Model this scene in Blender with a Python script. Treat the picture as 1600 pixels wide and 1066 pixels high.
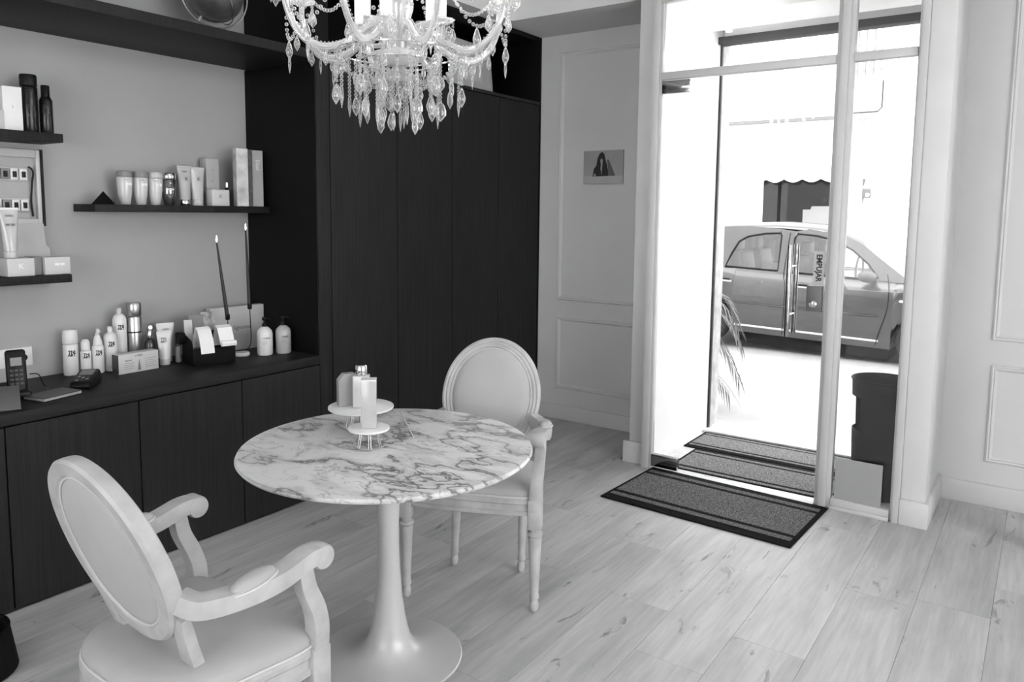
import bpy, bmesh, math, random
from math import sin, cos, pi, radians, sqrt, atan2, hypot
from mathutils import Vector, Matrix
random.seed(7)
for o in list(bpy.data.objects): bpy.data.objects.remove(o)
SC = bpy.context.scene
COL = SC.collection

# ------------------------------------------------------------------ camera
F_PX, YAW, PITCH, ROLL, CAM_H, CY = 1191.2, -0.613642, -0.102334, 0.010539, 1.55, 454.6
fw = Vector((sin(YAW)*cos(PITCH), cos(YAW)*cos(PITCH), sin(PITCH)))
rt = Vector((cos(YAW), -sin(YAW), 0)); up = rt.cross(fw)
r2 = cos(ROLL)*rt + sin(ROLL)*up; u2 = -sin(ROLL)*rt + cos(ROLL)*up
cd = bpy.data.cameras.new('camera'); cam = bpy.data.objects.new('camera', cd); COL.objects.link(cam)
cd.sensor_width = 36; cd.lens = F_PX/1600*36; cd.shift_y = -(533-CY)/1600; cd.clip_start = .05; cd.clip_end = 200
mw = Matrix((r2, u2, -fw)).transposed().to_4x4(); mw.translation = (0, 0, CAM_H)
cam.matrix_world = mw
SC.camera = cam

# ------------------------------------------------------------------ world, sun, large lights, exposure
wd = bpy.data.worlds.new('overcast_sky'); SC.world = wd; wd.use_nodes = True
bg = wd.node_tree.nodes['Background']; bg.inputs[0].default_value = (1, 1, 1, 1); bg.inputs[1].default_value = 5.5
sd = bpy.data.lights.new('sun', 'SUN'); sd.energy = 6.0; sd.angle = radians(3)
sun = bpy.data.objects.new('sun', sd); COL.objects.link(sun)
sun.rotation_euler = (radians(38), 0, radians(-14))       # high sun over the roofs, falls on the street and the far facade
def area_light(name, loc, rot, sx, sy, power):
    l = bpy.data.lights.new(name, 'AREA'); l.shape = 'RECTANGLE'; l.size = sx; l.size_y = sy; l.energy = power
    o = bpy.data.objects.new(name, l); COL.objects.link(o); o.location = loc; o.rotation_euler = rot
    return o
area_light('shop_window_daylight', (2.55, 1.7, 1.55), (0, radians(90), 0), 2.2, 3.4, 35)
area_light('rear_window_fill', (-.6, -2.45, 1.6), (radians(90), 0, 0), 3.6, 2.1, 6)  # added fill lamp behind the camera, just inside the unseen rear window
vs = SC.view_settings
vs.view_transform = 'Standard'; vs.look = 'None'; vs.gamma = 1; vs.use_curve_mapping = False; vs.exposure = 0.0
try:
    SC.cycles.transparent_max_bounces = 32
except Exception: pass

# ------------------------------------------------------------------ materials
MATS = {}
def nt(name):
    m = bpy.data.materials.new(name); m.use_nodes = True
    MATS[name] = m
    return m, m.node_tree.nodes, m.node_tree.links
def g4(v): return (v, v, v, 1)
def M(name, v, rough=.5, metal=0, var=.05, scale=9, bump=0, spec=.5, coat=0, bscale=None, emit=0, stretch=(1, 1, 1)):
    if name in MATS: return MATS[name]
    m, n, l = nt(name); b = n['Principled BSDF']
    tc = n.new('ShaderNodeTexCoord'); mp = n.new('ShaderNodeMapping'); mp.inputs['Scale'].default_value = stretch
    no = n.new('ShaderNodeTexNoise'); no.inputs['Scale'].default_value = scale; no.inputs['Detail'].default_value = 5
    cr = n.new('ShaderNodeValToRGB')
    cr.color_ramp.elements[0].position = .3; cr.color_ramp.elements[0].color = g4(max(0, v*(1-var)))
    cr.color_ramp.elements[1].position = .7; cr.color_ramp.elements[1].color = g4(min(1, v*(1+var)))
    l.new(tc.outputs['Object'], mp.inputs[0]); l.new(mp.outputs[0], no.inputs['Vector']); l.new(no.outputs[0], cr.inputs[0]); l.new(cr.outputs[0], b.inputs['Base Color'])
    b.inputs['Roughness'].default_value = rough; b.inputs['Metallic'].default_value = metal
    b.inputs['Specular IOR Level'].default_value = spec; b.inputs['Coat Weight'].default_value = coat
    if bump:
        nb = n.new('ShaderNodeTexNoise'); nb.inputs['Scale'].default_value = bscale or scale*6; nb.inputs['Detail'].default_value = 4
        l.new(mp.outputs[0], nb.inputs['Vector'])
        bp = n.new('ShaderNodeBump'); bp.inputs['Strength'].default_value = bump; bp.inputs['Distance'].default_value = .004
        l.new(nb.outputs[0], bp.inputs['Height']); l.new(bp.outputs[0], b.inputs['Normal'])
    if emit:
        b.inputs['Emission Color'].default_value = (1, 1, 1, 1); b.inputs['Emission Strength'].default_value = emit
    return m
def glass_mat(name, tint=1.0, gloss=.07, rough=0.0):
    m, n, l = nt(name); n.remove(n['Principled BSDF'])
    t = n.new('ShaderNodeBsdfTransparent'); t.inputs[0].default_value = g4(tint)
    g = n.new('ShaderNodeBsdfGlossy'); g.inputs['Roughness'].default_value = rough
    lw = n.new('ShaderNodeLayerWeight'); lw.inputs[0].default_value = .25
    ma = n.new('ShaderNodeMath'); ma.operation = 'MULTIPLY_ADD'; ma.inputs[1].default_value = .4; ma.inputs[2].default_value = gloss
    mx = n.new('ShaderNodeMixShader')
    l.new(lw.outputs['Fresnel'], ma.inputs[0]); l.new(ma.outputs[0], mx.inputs[0]); l.new(t.outputs[0], mx.inputs[1]); l.new(g.outputs[0], mx.inputs[2])
    l.new(mx.outputs[0], n['Material Output'].inputs[0])
    return m
def crystal_mat(name, tr=.45, gl=.3, white=.9):
    """cut glass: clear where it faces the eye, bright towards its edges"""
    m, n, l = nt(name); n.remove(n['Principled BSDF'])
    t = n.new('ShaderNodeBsdfTransparent'); t.inputs[0].default_value = g4(.93); g = n.new('ShaderNodeBsdfGlossy'); g.inputs['Roughness'].default_value = .05
    d = n.new('ShaderNodeBsdfDiffuse'); d.inputs[0].default_value = g4(white)
    tl = n.new('ShaderNodeBsdfTranslucent'); tl.inputs[0].default_value = g4(white)
    a = n.new('ShaderNodeMixShader'); a.inputs[0].default_value = .5; l.new(d.outputs[0], a.inputs[1]); l.new(tl.outputs[0], a.inputs[2])
    b = n.new('ShaderNodeMixShader'); b.inputs[0].default_value = gl; l.new(a.outputs[0], b.inputs[1]); l.new(g.outputs[0], b.inputs[2])
    lw = n.new('ShaderNodeLayerWeight'); lw.inputs[0].default_value = .5
    cr = n.new('ShaderNodeValToRGB'); cr.color_ramp.elements[0].position = .12; cr.color_ramp.elements[0].color = g4(min(1, tr*1.5)); cr.color_ramp.elements[1].position = .75; cr.color_ramp.elements[1].color = g4(.08)
    l.new(lw.outputs['Facing'], cr.inputs[0])
    c = n.new('ShaderNodeMixShader'); l.new(cr.outputs[0], c.inputs[0]); l.new(b.outputs[0], c.inputs[1]); l.new(t.outputs[0], c.inputs[2])
    l.new(c.outputs[0], n['Material Output'].inputs[0])
    return m
def dark_wood(name, v=.022, horiz=False):
    m, n, l = nt(name); b = n['Principled BSDF']
    tc = n.new('ShaderNodeTexCoord'); mp = n.new('ShaderNodeMapping')
    mp.inputs['Scale'].default_value = (60, 4, 60) if horiz else (60, 60, 1.6)
    no = n.new('ShaderNodeTexNoise'); no.inputs['Scale'].default_value = 1.4; no.inputs['Detail'].default_value = 6; no.inputs['Roughness'].default_value = .65
    cr = n.new('ShaderNodeValToRGB'); cr.color_ramp.elements[0].position = .3; cr.color_ramp.elements[1].position = .72
    cr.color_ramp.elements[0].color = g4(v*.6); cr.color_ramp.elements[1].color = g4(v*1.5)
    l.new(tc.outputs['Object'], mp.inputs[0]); l.new(mp.outputs[0], no.inputs['Vector']); l.new(no.outputs[0], cr.inputs[0]); l.new(cr.outputs[0], b.inputs['Base Color'])
    bp = n.new('ShaderNodeBump'); bp.inputs['Strength'].default_value = .12; bp.inputs['Distance'].default_value = .002
    l.new(no.outputs[0], bp.inputs['Height']); l.new(bp.outputs[0], b.inputs['Normal'])
    b.inputs['Roughness'].default_value = .55; b.inputs['Specular IOR Level'].default_value = .18
    return m
def oak_floor(name):
    m, n, l = nt(name); b = n['Principled BSDF']
    tc = n.new('ShaderNodeTexCoord'); oi = n.new('ShaderNodeObjectInfo')
    cx = n.new('ShaderNodeCombineXYZ'); ml = n.new('ShaderNodeMath'); ml.operation = 'MULTIPLY'; ml.inputs[1].default_value = 37
    l.new(oi.outputs['Random'], ml.inputs[0]); l.new(ml.outputs[0], cx.inputs[2]); l.new(ml.outputs[0], cx.inputs[0])
    ad = n.new('ShaderNodeVectorMath'); ad.operation = 'ADD'; l.new(tc.outputs['Object'], ad.inputs[0]); l.new(cx.outputs[0], ad.inputs[1])
    def noise(sc, scale, det, rough=.55, dist=0):
        mp = n.new('ShaderNodeMapping'); mp.inputs['Scale'].default_value = sc; l.new(ad.outputs[0], mp.inputs[0])
        no = n.new('ShaderNodeTexNoise'); no.inputs['Scale'].default_value = scale; no.inputs['Detail'].default_value = det
        no.inputs['Roughness'].default_value = rough; no.inputs['Distortion'].default_value = dist
        l.new(mp.outputs[0], no.inputs['Vector']); return no
    def ramp(src, p0, c0, p1, c1):
        r = n.new('ShaderNodeValToRGB'); r.color_ramp.elements[0].position = p0; r.color_ramp.elements[0].color = g4(c0)
        r.color_ramp.elements[1].position = p1; r.color_ramp.elements[1].color = g4(c1); l.new(src, r.inputs[0]); return r.outputs[0]
    def mult(a, c):
        x = n.new('ShaderNodeMix'); x.data_type = 'RGBA'; x.blend_type = 'MULTIPLY'; x.inputs['Factor'].default_value = 1
        l.new(a, x.inputs['A']); l.new(c, x.inputs['B']); return x.outputs['Result']
    base = ramp(oi.outputs['Random'], 0, .45, 1, .525)
    grain = ramp(noise((26, 1.6, 1), 2.2, 6, .62).outputs[0], .25, .80, .75, 1.10)
    cloud = ramp(noise((4.5, .9, 1), 1.6, 4, .55, .6).outputs[0], .3, .76, .65, 1.05)
    knot = ramp(noise((7.5, 2.0, 1), 1.5, 5, .62, 1.4).outputs[0], .29, .42, .37, 1.0)
    c = mult(mult(mult(base, grain), cloud), knot)
    l.new(c, b.inputs['Base Color']); b.inputs['Roughness'].default_value = .42; b.inputs['Specular IOR Level'].default_value = .4
    return m
def marble(name):
    m, n, l = nt(name); b = n['Principled BSDF']
    tc = n.new('ShaderNodeTexCoord'); mp = n.new('ShaderNodeMapping'); mp.inputs['Rotation'].default_value = (0, 0, radians(28)); mp.inputs['Scale'].default_value = (1.15, 2.1, 1.2)
    l.new(tc.outputs['Object'], mp.inputs[0])
    wn = n.new('ShaderNodeTexNoise'); wn.inputs['Scale'].default_value = 3.2; wn.inputs['Detail'].default_value = 4; l.new(mp.outputs[0], wn.inputs['Vector'])
    sc = n.new('ShaderNodeVectorMath'); sc.operation = 'SCALE'; sc.inputs['Scale'].default_value = .55; l.new(wn.outputs['Color'], sc.inputs[0])
    ad = n.new('ShaderNodeVectorMath'); ad.operation = 'ADD'; l.new(mp.outputs[0], ad.inputs[0]); l.new(sc.outputs[0], ad.inputs[1])
    def vein(scale, lo, hi, dark, seed):
        o = n.new('ShaderNodeVectorMath'); o.operation = 'ADD'; o.inputs[1].default_value = (seed, seed*.7, seed*1.3); l.new(ad.outputs[0], o.inputs[0])
        no = n.new('ShaderNodeTexNoise'); no.inputs['Scale'].default_value = scale; no.inputs['Detail'].default_value = 5; no.inputs['Roughness'].default_value = .5; l.new(o.outputs[0], no.inputs['Vector'])
        s = n.new('ShaderNodeMath'); s.operation = 'SUBTRACT'; s.inputs[1].default_value = .5; l.new(no.outputs[0], s.inputs[0])
        a = n.new('ShaderNodeMath'); a.operation = 'ABSOLUTE'; l.new(s.outputs[0], a.inputs[0])
        r = n.new('ShaderNodeValToRGB'); r.color_ramp.elements[0].position = lo; r.color_ramp.elements[0].color = g4(dark)
        r.color_ramp.elements[1].position = hi; r.color_ramp.elements[1].color = g4(1); l.new(a.outputs[0], r.inputs[0]); return r.outputs[0]
    def mult(a, c, f=1):
        x = n.new('ShaderNodeMix'); x.data_type = 'RGBA'; x.blend_type = 'MULTIPLY'; x.inputs['Factor'].default_value = f
        l.new(a, x.inputs['A']); l.new(c, x.inputs['B']); return x
    big = vein(2.6, .0, .022, .36, 3.1); fine = vein(5.5, .0, .018, .5, 9.4); soft = vein(2.6, 0, .09, .62, 3.1)
    mask = n.new('ShaderNodeTexNoise'); mask.inputs['Scale'].default_value = 3.4; mask.inputs['Detail'].default_value = 2; l.new(ad.outputs[0], mask.inputs['Vector'])
    mr = n.new('ShaderNodeValToRGB'); mr.color_ramp.elements[0].position = .42; mr.color_ramp.elements[1].position = .58; l.new(mask.outputs[0], mr.inputs[0])
    x1 = mult(big, fine); l.new(mr.outputs[0], x1.inputs['Factor'])
    x2 = mult(x1.outputs['Result'], soft, .8)
    rgb = n.new('ShaderNodeRGB'); rgb.outputs[0].default_value = g4(.74)
    x3 = mult(rgb.outputs[0], x2.outputs['Result'])
    l.new(x3.outputs['Result'], b.inputs['Base Color']); b.inputs['Roughness'].default_value = .28; b.inputs['Specular IOR Level'].default_value = .4
    return m
def mat_fibre(name, v0, v1):
    m, n, l = nt(name); b = n['Principled BSDF']
    tc = n.new('ShaderNodeTexCoord'); no = n.new('ShaderNodeTexNoise'); no.inputs['Scale'].default_value = 170; no.inputs['Detail'].default_value = 3
    cr = n.new('ShaderNodeValToRGB'); cr.color_ramp.elements[0].position = .38; cr.color_ramp.elements[1].position = .64
    cr.color_ramp.elements[0].color = g4(v0); cr.color_ramp.elements[1].color = g4(v1)
    l.new(tc.outputs['Object'], no.inputs['Vector']); l.new(no.outputs[0], cr.inputs[0]); l.new(cr.outputs[0], b.inputs['Base Color'])
    bp = n.new('ShaderNodeBump'); bp.inputs['Strength'].default_value = .8; bp.inputs['Distance'].default_value = .006
    l.new(no.outputs[0], bp.inputs['Height']); l.new(bp.outputs[0], b.inputs['Normal'])
    b.inputs['Roughness'].default_value = .95; b.inputs['Specular IOR Level'].default_value = .1
    return m
def photo_print(name, kind):
    # a small printed photograph: soft tonal blobs in object space
    m, n, l = nt(name); b = n['Principled BSDF']
    tc = n.new('ShaderNodeTexCoord'); no = n.new('ShaderNodeTexNoise'); no.inputs['Scale'].default_value = 16 if kind == 'hills' else 7; no.inputs['Detail'].default_value = 4
    l.new(tc.outputs['Object'], no.inputs['Vector'])
    sp = n.new('ShaderNodeSeparateXYZ'); l.new(tc.outputs['Object'], sp.inputs[0])
    ma = n.new('ShaderNodeMath'); ma.operation = 'MULTIPLY_ADD'; ma.inputs[1].default_value = 3.5 if kind == 'hills' else .8; ma.inputs[2].default_value = .12 if kind == 'hills' else 0
    l.new(sp.outputs['Z'], ma.inputs[0])
    ad = n.new('ShaderNodeMath'); ad.operation = 'ADD'; l.new(ma.outputs[0], ad.inputs[0]); l.new(no.outputs[0], ad.inputs[1])
    cr = n.new('ShaderNodeValToRGB')
    cr.color_ramp.elements[0].position = .35; cr.color_ramp.elements[1].position = .72
    lo, hi = (.07, .5) if kind == 'hills' else (.2, .3)
    cr.color_ramp.elements[0].color = g4(lo); cr.color_ramp.elements[1].color = g4(hi)
    l.new(ad.outputs[0], cr.inputs[0]); l.new(cr.outputs[0], b.inputs['Base Color']); b.inputs['Roughness'].default_value = .4
    return m

WALL = M('painted_wall', .58, .75, var=.03, scale=2.5, bump=.03, bscale=90)
WALLB = M('shelf_wall_paint', .36, .7, var=.03, scale=2, bump=.03, bscale=90)
TRIM = M('white_trim_paint', .60, .45, var=.03, scale=4)
CEIL = M('ceiling_paint', .62, .8, var=.02, scale=3)
FRAME = M('white_aluminium', .52, .4, var=.03, scale=5)
WOOD = dark_wood('dark_stained_oak', .0145)
WOODT = dark_wood('dark_worktop_oak', .0145, True)
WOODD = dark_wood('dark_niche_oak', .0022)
FLOOR = oak_floor('pale_oak_plank')
JOINT = M('plank_joint', .26, .8)
MARB = marble('white_veined_marble')
TULIP = M('white_lacquered_metal', .52, .28, var=.02, coat=.3)
CHAIRW = M('whitewashed_wood', .41, .5, var=.16, scale=14, bump=.08, bscale=60, stretch=(1, 1, 1))
FABRIC = M('pale_fabric', .40, .9, var=.05, scale=6, bump=.12, bscale=420, spec=.15)
PIPING = M('fabric_piping', .52, .7, var=.03)
CRYST = crystal_mat('cut_crystal', .56, .5, .9)
CRYSTM = crystal_mat('moulded_crystal_arm', .38, .4, .9)
CHROME = M('polished_chrome', .75, .1, 1, var=.02)
STEEL = M('brushed_steel', .5, .3, 1, var=.05)
BLACK = M('black_plastic', .006, .4, var=.2, spec=.2)
BLACKM = M('black_matte', .004, .7, var=.2, spec=.15)
DGREY = M('dark_grey_plastic', .035, .4, var=.1)
MGREY = M('mid_grey_plastic', .22, .45)
WHITEP = M('white_plastic', .72, .3, var=.02)
PALEP = M('pale_grey_plastic', .5, .3, var=.03)
CARD = M('pale_card', .55, .6, var=.03)
PAPER = M('white_paper', .82, .7, var=.02)
INK = M('black_ink', .015, .6, var=.1)
INKG = M('grey_ink', .18, .6, var=.1)
WAX = M('black_candle_wax', .008, .45, var=.1)
STONE = M('white_stone', .6, .6, var=.12, scale=30)
VEST = M('porch_white_paint', .86, .7, var=.02)
PLAST = M('street_render', .82, .85, var=.03, scale=3, bump=.05, bscale=30)
MARBJ = M('mottled_marble_jamb', .42, .5, var=.28, scale=14)
PAVE = M('pavement_concrete', .32, .9, var=.08, scale=3, bump=.2, bscale=60)
CARP = M('grey_metallic_paint', .11, .27, .9, var=.03, coat=.6)
RUBBER = M('tyre_rubber', .015, .85, var=.2)
GLASS = glass_mat('clear_pane', .985, .02)
CGLASS = glass_mat('car_window_glass', .85, .08)
SGLASS = glass_mat('shop_window_glass', .5, .02)
LEAF = M('palm_leaf_green', .12, .5, var=.35, scale=20)
GREYC = M('plain_grey_card', .32, .7, var=.01)
FIBG = mat_fibre('mat_grey_pile', .04, .22)
FIBL = mat_fibre('mat_light_pile', .06, .34)
FIBK = mat_fibre('mat_black_pile', .004, .016)
BULB = M('lit_bulb', .9, .4, emit=9)
FLAME = M('candle_flame', .9, .4, emit=5)

# ------------------------------------------------------------------ mesh builder
class MB:
    def __init__(s): s.v = []; s.f = []; s.T = Matrix.Identity(4)
    def add(s, vs, fs):
        o = len(s.v); s.v += [tuple(s.T @ Vector(p)) for p in vs]; s.f += [tuple(i+o for i in f) for f in fs]; return s
    def box(s, x0, x1, y0, y1, z0, z1):
        return s.add([(x0,y0,z0),(x1,y0,z0),(x1,y1,z0),(x0,y1,z0),(x0,y0,z1),(x1,y0,z1),(x1,y1,z1),(x0,y1,z1)],
                     [(0,3,2,1),(4,5,6,7),(0,1,5,4),(1,2,6,5),(2,3,7,6),(3,0,4,7)])
    def lathe(s, prof, seg=24, cx=0, cy=0, flute=None):
        vs = []; fs = []
        for k, (r, z) in enumerate(prof):
            for i in range(seg):
                a = 2*pi*i/seg; rr = r*(1 + (flute(k, a) if flute else 0))
                vs.append((cx+rr*cos(a), cy+rr*sin(a), z))
        for k in range(len(prof)-1):
            for i in range(seg):
                j = (i+1) % seg; fs.append((k*seg+i, k*seg+j, (k+1)*seg+j, (k+1)*seg+i))
        fs.append(tuple(reversed(range(seg)))); fs.append(tuple(range((len(prof)-1)*seg, len(prof)*seg)))
        return s.add(vs, fs)
    def tube(s, pts, rad, seg=10, closed=False, sq=False):
        P = [Vector(p) for p in pts]; n = len(P); R = rad if isinstance(rad, list) else [rad]*n
        vs = []; fs = []; prev = None
        for k in range(n):
            if closed: t = P[(k+1) % n]-P[k-1]
            else: t = P[min(k+1, n-1)]-P[max(k-1, 0)]
            t.normalize()
            if prev is None:
                a = Vector((0, 0, 1)) if abs(t.z) < .9 else Vector((1, 0, 0))
                u = t.cross(a).normalized()
            else:
                u = (prev - t*prev.dot(t)).normalized()
            prev = u; w = t.cross(u)
            ru, rw = (R[k], R[k]) if not isinstance(R[k], tuple) else R[k]
            for i in range(seg):
                a = 2*pi*(i+(.5 if sq else 0))/seg; ca, sa = cos(a), sin(a)
                if sq: q_ = 1/max(abs(ca), abs(sa))**.82; ca *= q_; sa *= q_
                vs.append(P[k]+u*ru*ca+w*rw*sa)
        for k in range(n if closed else n-1):
            k2 = (k+1) % n
            for i in range(seg):
                j = (i+1) % seg; fs.append((k*seg+i, k*seg+j, k2*seg+j, k2*seg+i))
        if not closed: fs.append(tuple(reversed(range(seg)))); fs.append(tuple(range((n-1)*seg, n*seg)))
        return s.add(vs, fs)
    def prism(s, poly, h0, h1, axes='xyz'):
        # poly in (a,b), extruded along third axis
        n = len(poly)
        def mk(a, b, c):
            return {'xyz': (a, b, c), 'xzy': (a, c, b), 'yzx': (c, a, b)}[axes]
        vs = [mk(a, b, h0) for a, b in poly]+[mk(a, b, h1) for a, b in poly]
        fs = [tuple(reversed(range(n))), tuple(range(n, 2*n))]+[(i, (i+1) % n, n+(i+1) % n, n+i) for i in range(n)]
        return s.add(vs, fs)
    def ball(s, c, r, seg=10, rings=6, sz=1):
        vs = [(c[0], c[1], c[2]-r*sz)]; fs = []
        for k in range(1, rings):
            a = -pi/2+pi*k/rings
            for i in range(seg):
                b = 2*pi*i/seg; vs.append((c[0]+r*cos(a)*cos(b), c[1]+r*cos(a)*sin(b), c[2]+r*sz*sin(a)))
        vs.append((c[0], c[1], c[2]+r*sz)); L = len(vs)-1
        for i in range(seg):
            j = (i+1) % seg
            fs.append((0, 1+j, 1+i)); fs.append((L, L-seg+i, L-seg+j))
            for k in range(rings-2): fs.append((1+k*seg+i, 1+k*seg+j, 1+(k+1)*seg+j, 1+(k+1)*seg+i))
        return s.add(vs, fs)
    def mesh(s, name, mat, bevel=0, smooth=True, angle=40, segs=2):
        me = bpy.data.meshes.new(name); me.from_pydata(s.v, [], s.f); me.update()
        bm = bmesh.new(); bm.from_mesh(me)
        bmesh.ops.recalc_face_normals(bm, faces=bm.faces)
        if bevel:
            es = [e for e in bm.edges if len(e.link_faces) == 2 and e.calc_face_angle(0) > radians(35)]
            bmesh.ops.bevel(bm, geom=es, offset=bevel, segments=segs, profile=.5, affect='EDGES', clamp_overlap=True)
        bm.to_mesh(me); bm.free()
        if smooth:
            for p in me.polygons: p.use_smooth = True
            me.set_sharp_from_angle(angle=radians(angle))
        me.materials.append(mat)
        return me
    def obj(s, name, mat, parent=None, **k): return link(name, s.mesh(name, mat, **k), parent)
def link(name, data, parent=None, loc=None, rz=None):
    o = bpy.data.objects.new(name, data); COL.objects.link(o)
    if parent: o.parent = parent
    if loc: o.location = loc
    if rz: o.rotation_euler[2] = rz
    return o
def tag(o, label, cat, group=None):
    o['label'] = label; o['category'] = cat
    if group: o['group'] = group
    return o
def thing(name, label, cat, loc=(0,0,0), rz=0, group=None):
    o = bpy.data.objects.new(name, None); COL.objects.link(o); o.location = loc; o.rotation_euler[2] = rz
    o.empty_display_size = .05
    return tag(o, label, cat, group)
def struct(o, label=None):
    o['kind'] = 'structure'
    if label: o['label'] = label
    return o
def kids(o): return [c for c in bpy.data.objects if c.parent == o]
def copy_tree(o, parent=None):
    c = o.copy(); COL.objects.link(c); c.parent = parent
    for ch in kids(o): copy_tree(ch, c)
    return c
def B(x0, x1, y0, y1, z0, z1): return MB().box(x0, x1, y0, y1, z0, z1)
def spline(pts, n=6):
    P = [Vector(p) for p in pts]; out = []
    for i in range(len(P)-1):
        p0 = P[max(i-1, 0)]; p1 = P[i]; p2 = P[i+1]; p3 = P[min(i+2, len(P)-1)]
        for k in range(n):
            t = k/n
            out.append(.5*((2*p1)+(p2-p0)*t+(2*p0-5*p1+4*p2-p3)*t*t+(3*p1-p0-3*p2+p3)*t**3))
    out.append(P[-1]); return out
_tc = {}
def text_obj(name, s, size, mat, parent, loc, rot=(0,0,0), wrap=None, ext=.0004, align='CENTER', sx=1.0, bold=.012):
    """flat print: text in local XZ plane facing -Y (rot 0); wrap = cylinder radius"""
    c = bpy.data.curves.new('t', 'FONT'); c.body = s; c.size = size; c.align_x = align; c.align_y = 'CENTER'; c.extrude = 0 if wrap else ext; c.offset = size*bold; c.resolution_u = 2
    t = bpy.data.objects.new('t', c); COL.objects.link(t)
    dg = bpy.context.evaluated_depsgraph_get()
    me = bpy.data.meshes.new_from_object(t.evaluated_get(dg)); bpy.data.objects.remove(t)
    for v in me.vertices:
        x, y, z = v.co.x*sx, v.co.y, v.co.z
        if wrap: a = x/wrap; v.co = ((wrap+.0006)*sin(a), -(wrap+.0006)*cos(a), y)
        else: v.co = (x, -z, y)
    me.materials.clear(); me.materials.append(mat); me.name = name
    o = link(name, me, parent, loc); o.rotation_euler = rot
    return o

# ================================================================== SETTING
XB, XC = -3.745, -3.155        # wall behind the shelves, cabinet fronts
ZT = 3.2                       # ceiling
# floor with planks
floor = struct(B(-3.8, 2.7, -2.6, 4.86, -.12, -.011).obj('floor', JOINT))
PW = .257
pm = {}
def plank(x0, x1, y0, y1):
    w = round(x1-x0, 3); L = round(y1-y0, 3)
    if (w, L) not in pm:
        pm[(w, L)] = B(-w/2+.0004, w/2-.0004, -L/2+.0004, L/2-.0004, -.012, 0).mesh('plank', FLOOR, bevel=.0006, segs=1)
    link('plank', pm[(w, L)], floor, ((x0+x1)/2, (y0+y1)/2, 0))
x0 = -.862-PW*9
starts = {}
for k in range(-9, 12):
    xa = -.862+PW*k; xb = min(xa+PW, 2.6)
    if xa > 2.55: break
    off = {-2: 2.69, -1: 3.65, 0: 2.665, 1: 3.3, -3: 1.9, 2: 2.1}.get(k, None)
    if off is None: off = .35+((k*.5347) % 1.0)*1.28
    ys = sorted([off-1.28*3, off-1.28*2, off-1.28, off, off+1.28, off+2.56])
    ymax = 4.84 if (xb < -2.05 or xa > -.62) else 4.26
    ys = [-2.6]+[y for y in ys if -2.5 < y < ymax-.05]+[ymax]
    for a, b in zip(ys, ys[1:]): plank(xa, xb, a, b)
# walls
struct(B(XB-.12, XB, -2.6, 4.95, -.1, ZT).obj('wall_left', WALLB))
struct(B(XB, -1.98, 4.835, 4.95, -.1, ZT).obj('wall_front_panelled', WALL))
struct(B(-.56, .10, 4.745, 4.86, -.1, ZT).obj('wall_front_niche', WALL))
struct(B(.10, 2.72, 4.745, 4.86, -.1, ZT).obj('wall_front_right', WALL))
struct(B(.040, .12, 4.18, 4.30, 0, 2.83).obj('wall_right_post', TRIM, bevel=.004))
struct(B(-2.081, -1.97, 4.25, 4.86, -.1, ZT).obj('wall_door_pilaster_left', TRIM, bevel=.004))
struct(B(-.536, -.424, 4.20, 4.86, -.1, ZT).obj('wall_door_pilaster_right', TRIM, bevel=.004))
struct(B(-1.97, -.536, 4.25, 4.86, 2.80, ZT).obj('wall_over_door', TRIM))
# rear wall and right wall with their shop windows (behind and beside the camera)
w = MB(); w.box(-3.865, 2.72, -2.72, -2.6, -.1, .5); w.box(-3.865, 2.72, -2.72, -2.6, 2.7, ZT); w.box(-3.865, -2.5, -2.72, -2.6, .5, 2.7); w.box(1.3, 2.72, -2.72, -2.6, .5, 2.7)
struct(w.obj('wall_back', WALL))
w = MB(); w.box(2.6, 2.72, -2.6, 4.86, -.1, .4); w.box(2.6, 2.72, -2.6, 4.86, 2.7, ZT); w.box(2.6, 2.72, -2.6, -.1, .4, 2.7); w.box(2.6, 2.72, 3.5, 4.86, .4, 2.7)
struct(w.obj('wall_right', WALL))
def window(name, x0, x1, y0, y1, z0, z1):
    o = struct(bpy.data.objects.new(name, None)); COL.objects.link(o)
    m = MB(); t = .05
    if x1-x0 < y1-y0:
        m.box(x0, x1, y0, y0+t, z0, z1); m.box(x0, x1, y1-t, y1, z0, z1); m.box(x0, x1, y0+t, y1-t, z0, z0+t); m.box(x0, x1, y0+t, y1-t, z1-t, z1)
        xm = (x0+x1)/2; g = B(xm-.004, xm+.004, y0+t, y1-t, z0+t, z1-t)
    else:
        m.box(x0, x0+t, y0, y1, z0, z1); m.box(x1-t, x1, y0, y1, z0, z1); m.box(x0+t, x1-t, y0, y1, z0, z0+t); m.box(x0+t, x1-t, y0, y1, z1-t, z1)
        ym = (y0+y1)/2; g = B(x0+t, x1-t, ym-.004, ym+.004, z0+t, z1-t)
    m.obj('window_frame', FRAME, o, bevel=.004); g.obj('pane', GLASS, o)
window('window_1', 2.62, 2.69, -.1, 3.5, .4, 2.7)
window('window_2', -2.5, 1.3, -2.69, -2.62, .5, 2.7)
# ceiling and lowered soffit
struct(B(-3.9, 2.72, -2.72, 4.9, ZT, ZT+.12).obj('ceiling', CEIL))
s = MB(); s.prism([(XB, -2.6), (-3.05, -2.6), (-3.05, 4.305), (2.6, 4.305), (2.6, 4.834), (XB, 4.834)], 2.83, ZT+.01)
struct(s.obj('ceiling_soffit', CEIL))
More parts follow.
